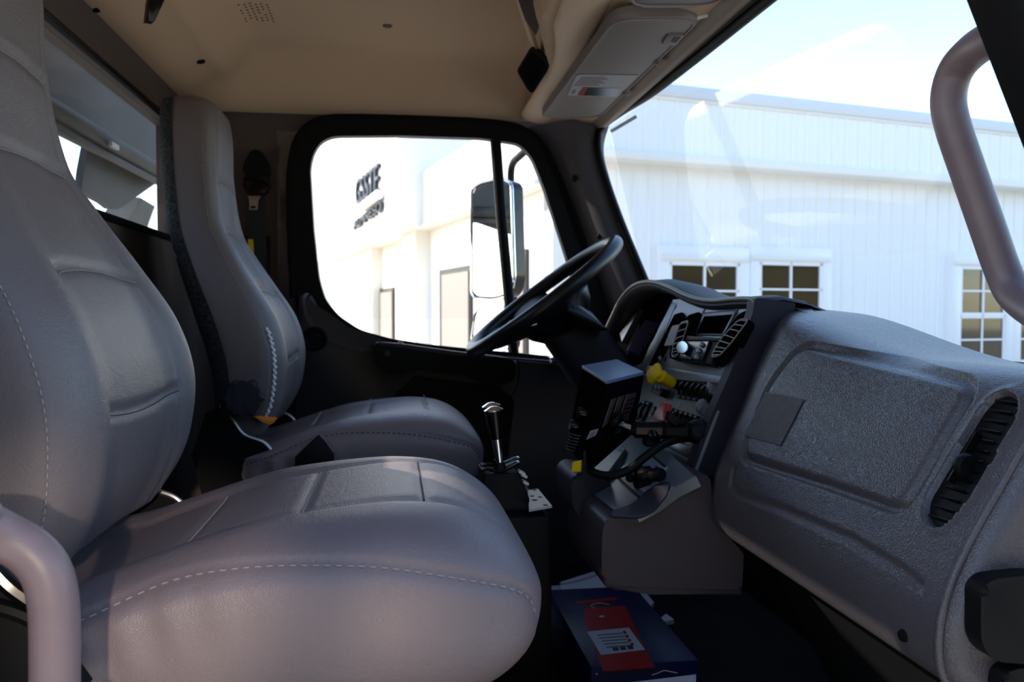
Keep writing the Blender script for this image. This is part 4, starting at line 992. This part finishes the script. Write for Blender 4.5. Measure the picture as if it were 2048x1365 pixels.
lathe('clamp_bolt', [(0, 0.006), (0.008, 0.005), (0.010, 0.0), (0.010, -0.010)], s0.lerp(s1, 0.36)+sd_*0.016-up_*0.010, (0, -0.8, -0.6), 'black_gloss', arm, 18)
lathe('clamp_wing', [(0, -0.012), (0.016, -0.012), (0.016, 0.004), (0.012, 0.008), (0, 0.008)], s0.lerp(s1, 0.36)-up_*0.020, (0, 0, -1), 'black', arm, 18)
lathe('dash_flange', [(0, -0.012), (0.022, -0.012), (0.022, 0.0), (0.012, 0.014), (0, 0.014)], U(1388, 862, Y=1.392), (-1, 0, 0.2), 'black', arm, 18)
cab = tube('cable_loop', spline([U(1392, 876, Y=1.40), U(1360, 878, Y=1.385), U(1325, 890, Y=1.37), U(1290, 915, Y=1.365), U(1255, 942, Y=1.37), U(1215, 952, Y=1.385), U(1180, 940, Y=1.42), U(1175, 905, Y=1.45)], 8), [0.0075]*57, 'black')
prop(cab, 'thick black cable looping below the mount arm', 'cable')
kb = empty('ball_base', PC.at(1285, 950), 'black ball base with thumb screw on the silver tray', 'mount base')
lathe('base_disc', [(0, 0), (0.020, 0), (0.020, 0.006), (0.012, 0.012), (0.009, 0.03), (0, 0.03)], PC.at(1290, 966, 0.002), PC.n, 'black', kb, 20)
lathe('ball', [(0.0, -0.016), (0.010, -0.0125), (0.016, 0), (0.0125, 0.010), (0, 0.016)], PC.at(1292, 950, 0.022), PC.n, 'black', kb, 20)
lathe('thumb_screw', [(0, -0.012), (0.010, -0.012), (0.012, -0.006), (0.012, 0.006), (0.010, 0.012), (0, 0.012)], PC.at(1314, 950, 0.020), (0.5, -0.8, 0.2), 'black', kb, 10)
box('clamp_block', (0.016, 0.02, 0.014), PC.at(1262, 956, 0.014), 'black', kb, bevel=0.003)
tube('link_pin', [PC.at(1262, 956, 0.014), PC.at(1288, 950, 0.022)], 0.004, 'black', kb, 8)
cl = empty('key_ring', PN.at(1374, 883), 'small chrome keys hanging under the mount arm', 'keys')
for i, (px, py) in enumerate(((1366, 881), (1374, 886), (1382, 880))):
    bm = bmesh.new(); c_ = PN.at(px, py, 0.004); b_tube(bm, [c_+Vector((0.0, math.cos(a)*0.0045, math.sin(a)*0.006)) for a in [2*math.pi*k/14 for k in range(14)]], 0.0011, 6, closed=True); obj('ring', bm, 'chrome', cl)

# ------------------------------------------------------------------ steering wheel and column
SWC = U(1087, 592, Y=2.10); ang = math.radians(37.5); e_ = Vector((math.cos(ang), 0, math.sin(ang))); nW = Vector((math.sin(ang), 0, -math.cos(ang))); RW = 0.228
sw = empty('steering_wheel', SWC, 'large black steering wheel seen edge on before the door window', 'steering wheel')
bm = bmesh.new(); b_tube(bm, [SWC+(e_*math.cos(a)+Vector((0, 1, 0))*math.sin(a))*RW for a in [2*math.pi*k/72 for k in range(72)]], 0.019, 14, closed=True); obj('rim', bm, 'wheel_black', sw)
lathe('hub', [(0, -0.012), (0.055, -0.010), (0.095, 0.004), (0.108, 0.022), (0.095, 0.055), (0.07, 0.085), (0, 0.09)], SWC+nW*0.02, nW, 'wheel_black', sw, 32)
for a in [math.radians(k) for k in (96, -96, 138, -138, 180)]:
    d_ = e_*math.cos(a)+Vector((0, 1, 0))*math.sin(a); side_ = d_.cross(nW)
    rows_ = [[SWC+d_*r_+nW*h_+side_*w_*math.cos(b_)+nW*0.010*math.sin(b_) for b_ in [2*math.pi*k/10 for k in range(10)]] for (r_, h_, w_) in ((0.06, 0.056, 0.055), (0.12, 0.044, 0.058), (0.18, 0.024, 0.062), (0.225, 0.004, 0.066))]
    grid('spoke', rows_, 'wheel_black', sw, 60, closed_u=True, caps=True)
col_ = empty('steering_column', SWC+nW*0.2, 'dark plastic steering column shroud under the wheel', 'steering column')
rows_ = []
for (t, r1, r2) in ((0.07, 0.060, 0.060), (0.11, 0.072, 0.070), (0.17, 0.075, 0.072), (0.24, 0.078, 0.075), (0.36, 0.085, 0.08)):
    c_ = SWC+nW*t+Vector((0.0, 0, 0)); rows_.append([c_+e_*r1*spow(math.sin(a), 0.6)+Vector((0, 1, 0))*r2*spow(math.cos(a), 0.6) for a in [2*math.pi*k/32 for k in range(32)]])
grid('shroud', rows_, 'pod', col_, 40, closed_u=True, caps=True)
tube('signal_stalk', spline([SWC+nW*0.12+Vector((0, 0.05, 0)), SWC+nW*0.10+Vector((-0.02, 0.14, 0.01)), SWC+nW*0.08+Vector((-0.03, 0.22, 0.03))], 4), 0.008, 'black', col_, 10)
rows_ = []
lob = U(1150, 640, Y=2.03)
for i in range(9):
    t = i/8; c_ = U(1118, 606, Y=2.02).lerp(U(1205, 650, Y=2.02), t); h_ = 0.030*math.sin(math.pi*min(1, 0.15+t*0.8)); rows_.append([c_+Vector((0, 0.05*math.cos(a), h_*math.sin(a)-0.010)) for a in [2*math.pi*k/16 for k in range(16)]])
grid('column_cover', rows_, 'wheel_black', col_, 60, closed_u=True, caps=True)

# ------------------------------------------------------------------ control levers between the seats
lc = empty('lever_console', (0.2, 1.5, 0.0), 'black lever console box between the seats', 'console')
box('console_box', (0.30, 0.30, 0.42), (0.13, 1.58, 0.21), 'black', lc, bevel=0.015)
bm = bmesh.new(); pts_ = [U(x, y, Y=1.46) for x, y in ((968, 950), (1035, 946), (1050, 972), (1060, 1000), (1060, 1030), (966, 1030))]
prism('lever_bracket', [p+Vector((0, 0.10, 0)) for p in pts_], (0, -0.10, 0), 'black', lc, 0.006)
for i, (x, y) in enumerate(((1043, 945), (1047, 951), (1050, 965))): box('bracket_tab', (0.012, 0.02, 0.004), U(x, y, Y=1.47+0.01*i), 'alu', lc, rot=Matrix.Rotation(0.5, 3, 'Y'))
PZ = Plane((0, 0, U(1080, 1000, Y=1.48).z), (0, 0, 1))
ap_ = plate('mounting_plate', [(1056, 981), (1076, 978), (1104, 1012), (1058, 1020)], PZ, -0.004, 0, 'alu', lc)
for (x, y, r) in ((1069, 981, 0.004), (1064, 993, 0.0045), (1080, 995, 0.004), (1069, 1001, 0.0055), (1091, 1011, 0.0045)): lathe('plate_hole', [(r, -0.002), (r, 0.0006), (0, 0.0006)], PZ.at(x, y, 0), (0, 0, 1), 'black', lc, 14)
def lever(tx, ty, bx, by, Y, label):
    L_ = empty('control_lever', U(bx, by, Y=Y), label, 'lever', 'chrome control levers')
    t, b = U(tx, ty, Y=Y), U(bx, by, Y=Y); d_ = (b-t).normalized(); ln = (b-t).length
    lathe('cap', [(0, -0.007), (0.006, -0.006), (0.012, -0.003), (0.0175, 0.0), (0.0175, 0.002), (0, 0.003)], t, d_, 'chrome', L_, 26)
    lathe('grip', [(0, 0.002), (0.0150, 0.003), (0.0140, 0.02), (0.0105, 0.050), (0.0100, 0.054), (0, 0.054)], t, d_, 'black_gloss', L_, 24)
    lathe('shaft', [(0.0075, 0.050), (0.0072, 0.07), (0.0052, ln), (0, ln)], t, d_, 'chrome', L_, 18)
    lathe('shaft_nut', [(0, ln-0.012), (0.008, ln-0.012), (0.010, ln-0.006), (0.010, ln+0.004), (0, ln+0.006)], t, d_, 'black', L_, 6)
    return L_
lever(982, 812, 998, 932, 1.53, 'chrome lever with black grip standing further from the camera')
lever(987, 820, 1001, 938, 1.48, 'chrome lever with black grip standing nearer the camera')
for k, (y0, Y) in enumerate(((929, 1.53), (938, 1.48))):
    a_, b_, = U(966, y0+4, Y=Y), U(1034, y0-4, Y=Y)
    bm = bmesh.new(); b_tube(bm, spline([a_, a_.lerp(b_, 0.15)+Vector((0, -0.008, 0.003)), a_.lerp(b_, 0.5)+Vector((0, -0.010, -0.004)), b_+Vector((0, -0.006, 0.006)), b_+Vector((0, 0.012, 0.006)), a_.lerp(b_, 0.5)+Vector((0, 0.012, -0.002)), a_+Vector((0, 0.010, 0.002))], 5, True), 0.0028, 6, closed=True); obj('slot_rail', bm, 'black_gloss', lc)

# ------------------------------------------------------------------ carton and papers on the floor
ct = empty('carton', (0.44, 1.60, 0.0), 'dark blue fire extinguisher carton with red print on the floor', 'carton')
bx0, bx1, by0, by1, bz = 0.345, 0.545, 1.41, 1.82, 0.150
box('carton_body', (bx1-bx0, by1-by0, bz), ((bx0+bx1)/2, (by0+by1)/2, bz/2), 'box_blue', ct, bevel=0.002)
PB = Plane((0, 0, bz), (0, 0, 1))
plate('print_cylinder', [(1207, 1343), (1168, 1235), (1170, 1218), (1250, 1212), (1310, 1335)], PB, -0.0005, 0.0006, 'box_red', ct)
plate('print_panel', [(1202, 1310), (1174, 1264), (1258, 1256), (1290, 1300)], PB, 0.0006, 0.0012, 'paper', ct)
plate('print_bar', [(1152, 1204), (1232, 1195), (1234, 1200), (1154, 1208)], PB, -0.0005, 0.0006, 'box_red', ct)
for i in range(5): plate('print_line', [(1194+i*4.5, 1270+i*6), (1244+i*4.5, 1266+i*6), (1245+i*4.5, 1268+i*6), (1195+i*4.5, 1272+i*6)], PB, 0.0012, 0.0016, 'print_grey', ct)
for i in range(4): plate('print_icon', [(1245+i*5, 1263+i*8), (1251+i*5, 1262+i*8), (1253+i*5, 1267+i*8), (1247+i*5, 1268+i*8)], PB, 0.0012, 0.0018, 'box_red', ct)
for i in range(3): plate('print_square', [(1224+i*15, 1296-i*1.5), (1235+i*15, 1295-i*1.5), (1238+i*15, 1301-i*1.5), (1227+i*15, 1302-i*1.5)], PB, 0.0012, 0.0018, 'print_dark', ct)
plate('print_valve', [(1186, 1240), (1186, 1228), (1205, 1224), (1222, 1228), (1222, 1240)], PB, 0.0006, 0.0012, 'box_red', ct)
plate('print_gauge', [(1197, 1234), (1204, 1231), (1210, 1233), (1204, 1236)], PB, 0.0012, 0.0016, 'paper', ct)
tube('print_handle', spline([PB.at(x, y, 0.0008) for x, y in ((1190, 1218), (1182, 1213), (1190, 1209), (1204, 1208), (1218, 1211))], 4), 0.002, mat('print_gold', (190, 140, 40), 0.5), ct, 6)
plF = Plane((0, by0, 0), (0, -1, 0))
plate('end_label', [(1212, 1372), (1392, 1350), (1392, 1460), (1215, 1480)], plF, 0, 0.0008, mat('label_lilac', (214, 212, 232), 0.6), ct)
tube('torn_edge', [U(1175, 1320, Y=by0+0.10), U(1183, 1333, Y=by0+0.05), U(1193, 1348, Y=by0)], 0.0022, mat('card_blue', (150, 180, 210), 0.7), ct, 6)
tube('scuff', spline([PB.at(x, y, 0.0006) for x, y in ((1304, 1351), (1316, 1347), (1328, 1342), (1340, 1344), (1355, 1347))], 4), 0.0008, 'paper', ct, 5)
PZ0 = Plane((0, 0, 0.10), (0, 0, 1))
pap = empty('papers', (0.42, 1.95, 0), 'printed white paper sheets lying behind the carton', 'paper')
bm = bmesh.new(); b_box(bm, (0.30, 0.26, 0.06), (0.45, 1.98, 0.03)); obj('paper_stack', bm, 'paper', pap)
a_ = [(1122, 1200), (1120, 1165), (1200, 1140), (1260, 1180), (1250, 1195)]
pz = Plane((0, 0, 0.085), (0, 0, 1)); plate('top_sheet', a_, pz, -0.02, 0.0, 'paper', pap)
for i in range(2): plate('sheet_print', [(1150+i*12, 1192-i), (1158+i*12, 1184-i), (1163+i*12, 1190-i), (1160+i*12, 1195-i)], pz, 0, 0.0008, 'print_grey', pap)
tube('sheet_fold', spline([pz.at(x, y, 0.003) for x, y in ((1121, 1168), (1160, 1160), (1200, 1146))], 4), 0.004, 'paper', pap, 6)
for nm, pts_, lb in (('paper_scrap', [(1280, 1188), (1294, 1188), (1308, 1206), (1300, 1214)], 'narrow white paper strip lying right behind the carton'), ('paper_scrap', [(1320, 1238), (1332, 1228), (1348, 1240), (1326, 1244)], 'small folded white paper scrap right of the carton')):
    o = plate(nm, pts_, Plane((0, 0, 0.012), (0, 0, 1)), -0.011, 0, 'paper'); prop(o, lb, 'paper', 'paper scraps on the floor')

# ------------------------------------------------------------------ outside: yard, white building, mirror, dump body
GZ = -1.15
gr = box('ground', (160, 160, 0.1), (10, 10, GZ-0.05), 'asphalt'); prop(gr, 'pale sunlit asphalt yard', kind='structure')
E1, E2 = Vector((0.976, 0.216, 0)).normalized(), Vector((-0.216, 0.976, 0)).normalized()
C0 = U(1105, 600, D=10.6); C0.z = 0
bld = empty('building', (C0.x, C0.y, GZ), 'long white building with vertical metal siding and gridded windows', 'building')
PW = Plane(C0, -E2)                                  # front wall, in shade
def wall_uv(px, py): p = PW.at(px, py); return (p-C0).dot(E1), p.z
z_eave = wall_uv(1500, 336)[1]; z_top = wall_uv(1500, 222)[1]; z_cap = wall_uv(1500, 200)[1]
rotB = Matrix((E1, E2, Vector((0, 0, 1)))).transposed()
def wbox(name, u0, u1, z0, z1, t0, t1, m_, parent, bevel=0.0):
    """box standing on the front wall: u along it, t out of it"""
    c_ = C0+E1*((u0+u1)/2)-E2*((t0+t1)/2); c_.z = (z0+z1)/2
    return box(name, (u1-u0, abs(t1-t0), z1-z0), c_, m_, parent, rot=rotB, bevel=bevel)
UL = 15.0
wbox('wall_core', 0.0, UL, GZ, z_eave+0.1, -0.30, -0.04, 'siding', bld)
wbox('fascia_core', -0.15, UL, z_eave, z_top, -0.30, 0.26, 'siding', bld)
pw_ = 0.235
first = None
for row, (z0, z1, t) in enumerate(((GZ, z_eave, -0.04), (z_eave+0.05, z_top, 0.26))):
    bm = bmesh.new(); h = z1-z0
    prof = [(0, 0), (0, 0.008), (pw_*0.40, 0.008), (pw_*0.43, 0.010), (pw_*0.57, 0.010), (pw_*0.60, 0.008), (pw_-0.022, 0.008), (pw_-0.016, 0.030), (pw_-0.004, 0.030), (pw_, 0)]
    A_ = [bm.verts.new((u, -d, 0)) for u, d in prof]; B2 = [bm.verts.new((u, -d, h)) for u, d in prof]
    for k in range(len(prof)-1): bm.faces.new((A_[k], A_[k+1], B2[k+1], B2[k]))
    bm.faces.new(A_[::-1]); bm.faces.new(B2)
    base = None
    for i in range(int(UL/pw_)-1):
        c_ = C0+E1*(0.02+i*pw_)-E2*t; c_.z = z0; m4 = Matrix.Translation(c_) @ rotB.to_4x4()
        if base is None:
            base = obj('siding_panel', bm, 'siding', None, 30); base.matrix_basis = m4; place(base, bld)
        else:
            o = bpy.data.objects.new('siding_panel', base.data); COL.objects.link(o); o.matrix_basis = m4; place(o, bld)
wbox('eave_trim', -0.2, UL, z_eave-0.06, z_eave+0.05, -0.04, 0.32, 'siding_trim', bld, 0.01)
wbox('coping', -0.2, UL, z_top-0.01, z_cap, -0.4, 0.33, 'coping', bld, 0.01)
wbox('coping_strip', -0.2, UL, z_top-0.045, z_top-0.01, 0.20, 0.30, 'siding_trim', bld)
# windows of the front wall
def window(ul, ur, zt_, zb_, name='window'):
    w = empty('window', C0+E1*ul); place(w, bld)
    um = (ul+ur)/2; tr = 0.16
    for (a, b, c_, d_) in ((ul-tr, ur+tr, zt_, zt_+0.22), (ul-tr, ul, zb_-0.1, zt_), (ur, ur+tr, zb_-0.1, zt_), (ul-tr, ur+tr, zb_-0.22, zb_-0.0)):
        wbox('casing', a, b, c_, d_, -0.04, 0.055, 'win_white', w, 0.006)
    wbox('head_moulding', ul-tr*0.8, ur+tr*0.8, zt_+0.03, zt_+0.075, -0.04, 0.085, 'siding_trim', w)
    zm = (zt_+zb_)/2
    for k, (a, b) in enumerate(((zm, zt_), (zb_, zm))):
        s_ = empty('sash', C0+E1*ul); place(s_, w); t = 0.045-0.012*k; fr = 0.045
        for (u0, u1, z0, z1) in ((ul, ur, b-fr, b), (ul, ur, a, a+fr), (ul, ul+fr, a, b), (ur-fr, ur, a, b), (um-0.016, um+0.016, a, b), (ul, ur, (a+b)/2-0.014, (a+b)/2+0.014)):
            wbox('muntin', u0, u1, z0, z1, 0.0, t, 'win_white', s_)
        for (u0, u1) in ((ul+0.01, um), (um, ur-0.01)):
            for (z0, z1) in ((a+0.01, (a+b)/2), ((a+b)/2, b-0.01)): wbox('pane', u0, u1, z0, z1, 0.010, 0.016, 'win_glass', s_)
mat('win_glass', (62, 50, 36), 0.05, spec=0.5)
uA0, zA = wall_uv(1335, 524); uA1, _ = wall_uv(1476, 524); uB0, zB = wall_uv(1515, 524); uB1, _ = wall_uv(1641, 524)
uC0, zC = wall_uv(1917, 533); uC1, _ = wall_uv(2009, 533); zCb = wall_uv(1960, 728)[1]
hh = zC-zCb; wA = uA1-uA0
for (u0, u1, z) in ((uA0, uA1, zA), (uB0, uB1, zB), (uC0, uC1, zC), (uC1+0.32, uC1+0.32+(uC1-uC0), zC)): window(u0, u1, z, z-max(hh, 1.3))
# sunlit wing of the same building behind the driver's window
wing = bld
PV = Plane(C0, -E1)
def wing_uv(px, py, off=0.0): p = PV.at(px, py, off); return (p-C0).dot(E2), p.z
def vbox(name, v0, v1, z0, z1, t0, t1, m_, parent, bevel=0.0):
    c_ = C0+E2*((v0+v1)/2)-E1*((t0+t1)/2); c_.z = (z0+z1)/2
    return box(name, (abs(t1-t0), v1-v0, z1-z0), c_, m_, parent, rot=rotB, bevel=bevel)
VL = 14.0; zp = wing_uv(980, 285)[1]; zs = wing_uv(980, 412)[1]
vbox('wing_wall', 0.0, VL, GZ, zp-0.2, -0.4, 0.0, 'stucco', wing)
vbox('parapet', -0.2, VL, zs, zp, -0.3, 0.30, 'stucco', wing, 0.01)
vbox('soffit_strip', -0.2, VL, zs-0.05, zs, -0.3, 0.34, 'siding_trim', wing)
v1_, zz1 = wing_uv(860, 460)
vbox('pier', v1_, v1_+1.1, GZ, zs, 0.0, 0.30, 'stucco', wing)
def shop_window(a, b, top, bot):
    va, z1 = wing_uv(b, top); vb_, _ = wing_uv(a, top); z0 = wing_uv(b, bot)[1]; w = empty('shop_window', C0+E2*va); place(w, wing)
    vbox('window_frame', va, vb_, z0, z1, 0.0, 0.05, 'win_frame_dark', w)
    vbox('window_blind', va+0.06, vb_-0.25, z0, z1-0.10, 0.05, 0.07, 'blind', w)
shop_window(883, 946, 530, 720); shop_window(755, 790, 575, 720); shop_window(1030, 1058, 498, 720)
# portal block standing proud of the wing, carrying the sign
TP = 0.75; vp0 = wing_uv(798, 380, TP)[0]; vp1 = wing_uv(700, 380, TP)[0]; zpb = wing_uv(760, 470, TP)[1]
vbox('portal_block', vp0, vp1+6.0, zpb, zpb+6.5, -0.5, TP, 'stucco', wing)
vbox('portal_leg', wing_uv(748, 600, 0.2)[0], vp1+6.0, GZ, zpb, -0.5, 0.25, 'stucco', wing)
# shaded upper storey behind the wing's parapet
c_ = U(900, 350, D=33.0); c_.z = GZ+5.0; box('upper_storey', (9.0, 3.0, 10.0), c_, 'siding', wing, rot=rotB)
for i in range(11):
    q = U(800+i*16, 330, D=31.3); q.z = GZ+5.0; box('storey_rib', (0.05, 0.05, 9.9), q, 'siding', wing, rot=rotB)
fw_ = empty('building', U(560, 600, D=38.0), 'far white block at the left edge of the driver window', 'building')
c_ = U(575, 560, D=40.0); c_.z = GZ+4.0; box('block', (9.0, 3.0, 10.0), c_, 'stucco', fw_, rot=rotB)
c_.z = GZ+9.1; box('block_cap', (9.2, 3.2, 0.2), c_, 'siding_trim', fw_, rot=rotB)
sg = empty('wall_sign', PV.at(740, 400, TP), 'dark raised lettering sign on the white portal', 'sign')
PSG = Plane(C0-E1*(TP+0.03), -E1)
def sign_text(txt, pxl, pyl, pxr, pyr, h, name):
    a, b = PSG.at(pxl, pyl), PSG.at(pxr, pyr)     # left = far end
    cu = bpy.data.curves.new(name, 'FONT'); cu.body = txt; cu.size = 1.0; cu.extrude = 0.05
    to = bpy.data.objects.new(name, cu); COL.objects.link(to); bpy.context.view_layer.update()
    dg = bpy.context.evaluated_depsgraph_get(); me = bpy.data.meshes.new_from_object(to.evaluated_get(dg)); bpy.data.objects.remove(to)
    w_ = max(v.co.x for v in me.vertices); hh_ = max(v.co.y for v in me.vertices)
    me.materials.append(M['sign_face'])
    o = bpy.data.objects.new(name, me); COL.objects.link(o)
    ex = (b-a); ln = ex.length; ex.normalize(); ez = Vector((0, 0, 1)); ezz = (ez-ex*ez.dot(ex)).normalized(); en = ex.cross(ezz)
    m4 = Matrix((ex*(ln/w_), ezz*(h/hh_), en)).transposed().to_4x4(); m4.translation = a
    o.matrix_basis = m4; place(o, sg)
hz = (PSG.at(757, 330)-PSG.at(757, 388)).length
sign_text('GSSTE', 714, 413, 760, 384, hz, 'sign_letters')
sign_text('ALMNESO', 710, 460, 766, 421, hz*0.34, 'sign_letters')
bm = bmesh.new(); b_tube(bm, [PSG.at(721, 418, 0.08), PSG.at(758, 389, 0.08)], 0.10, 8); obj('sign_bar', bm, 'siding', sg)

# belt of trees across the yard behind the camera, mirrored in the window panes
random.seed(11); bm = bmesh.new()
for i in range(16):
    x = -22+i*5.0+random.uniform(-1.5, 1.5); y = -19+random.uniform(-3, 3); h = random.uniform(6.5, 9.5)
    r_ = bmesh.ops.create_icosphere(bm, subdivisions=3, radius=1.0)
    for v in r_['verts']:
        k = 1+0.22*math.sin(v.co.x*5+i)*math.cos(v.co.y*4-i)+0.12*math.sin(v.co.z*9+i*2); v.co = Vector((v.co.x*h*0.8*k+x, v.co.y*h*0.5*k+y, GZ+h*0.50+v.co.z*h*0.55*k))
prop(obj('tree_belt', bm, 'foliage'), 'autumn belt of trees across the yard mirrored in the panes', 'trees', kind='stuff')

# driver's side mirror
mir = empty('side_mirror', U(985, 600, Y=2.95), 'tall chrome-edged door mirror with a small convex mirror below', 'mirror')
mpl = Plane(U(975, 480, Y=2.95), (-0.78, -0.62, 0))
def mirror(pxs, name, r_):
    pts_ = round_poly([mpl.at(x, y) for x, y in pxs], r_, 6)
    prism(name+'_shell', [p-mpl.n*0.055 for p in pts_], mpl.n*0.055, 'black_gloss', mir, 0.012, 3)
    c_ = sum(pts_, Vector())/len(pts_)
    h = prism(name+'_glass', [c_+(p-c_)*0.94 for p in pts_], mpl.n*0.003, 'mirror', mir)
    bm = bmesh.new(); b_tube(bm, [p+mpl.n*0.002 for p in pts_], 0.006, 6, closed=True); obj(name+'_edge', bm, 'chrome', mir)
mirror([(945, 378), (960, 366), (1000, 356), (1024, 365), (1030, 560), (1020, 592), (990, 601), (955, 599), (944, 588)], 'main_mirror', 0.025)
mirror([(951, 628), (962, 615), (1015, 612), (1020, 700), (950, 705), (944, 680)], 'convex_mirror', 0.03)
tube('bracket', spline([U(1090, 280, Y=2.60), U(1060, 296, Y=2.75), U(1040, 312, Y=2.85), U(1024, 332, Y=2.95), U(1022, 380, Y=2.98), U(1026, 520, Y=2.98), U(1030, 700, Y=2.98), U(1032, 780, Y=2.9)], 6), 0.013, 'black', mir, 10)
lathe('bracket_clamp', [(0, -0.02), (0.02, -0.02), (0.024, 0), (0.02, 0.02), (0, 0.02)], U(1033, 480, Y=2.96), (0, 0, 1), 'black', mir, 14)

# dump body behind the cab, seen through the rear window
dump = empty('dump_body', (-1.2, 1.6, -0.2), 'dark grey steel dump body front seen through the rear window', 'dump body')
XD = -0.86
PD = Plane((XD, 0, 0), (1, 0, 0))
plate('headboard', [(-200, 175), (60, 190), (330, 330), (338, 352), (306, 371), (262, 402), (247, 413), (235, 419), (222, 418), (207, 406), (174, 389), (163, 381), (168, 340), (179, 281), (159, 271), (137, 267), (93, 267), (-200, 255)], PD, -0.02, 0, 'truck_steel', dump)
plate('upper_sheet', [(-200, -45), (60, 30), (90, 68), (330, 245), (340, 345), (60, 195), (-200, 120)], Plane((XD+0.02, 0, 0), (1, 0, 0)), -0.02, 0, 'truck_steel', dump)
tube('cross_rib', [U(x, y, X=XD+0.04) for x, y in ((-200, 70), (91, 214), (335, 356))], 0.030, 'truck_rib', dump, 8)
tube('cross_rib', [U(x, y, X=XD+0.05) for x, y in ((-200, 130), (91, 248), (335, 374))], 0.012, 'truck_steel', dump, 8)
box('marker_tab', (0.01, 0.06, 0.014), U(228, 292, X=XD+0.075), 'alu', dump)
plate('post', [(280, 395), (310, 413), (293, 461), (253, 447)], Plane((XD-0.15, 0, 0), (1, 0, 0)), -0.1, 0, 'truck_steel', dump)
tw = empty('parked_trailer', (-6, 8, GZ), 'white parked trailer wall far behind the rear window', 'trailer')
box('trailer_side', (0.3, 14, 2.6), (-7.5, 14.0, GZ+1.7), 'truck_white', tw)
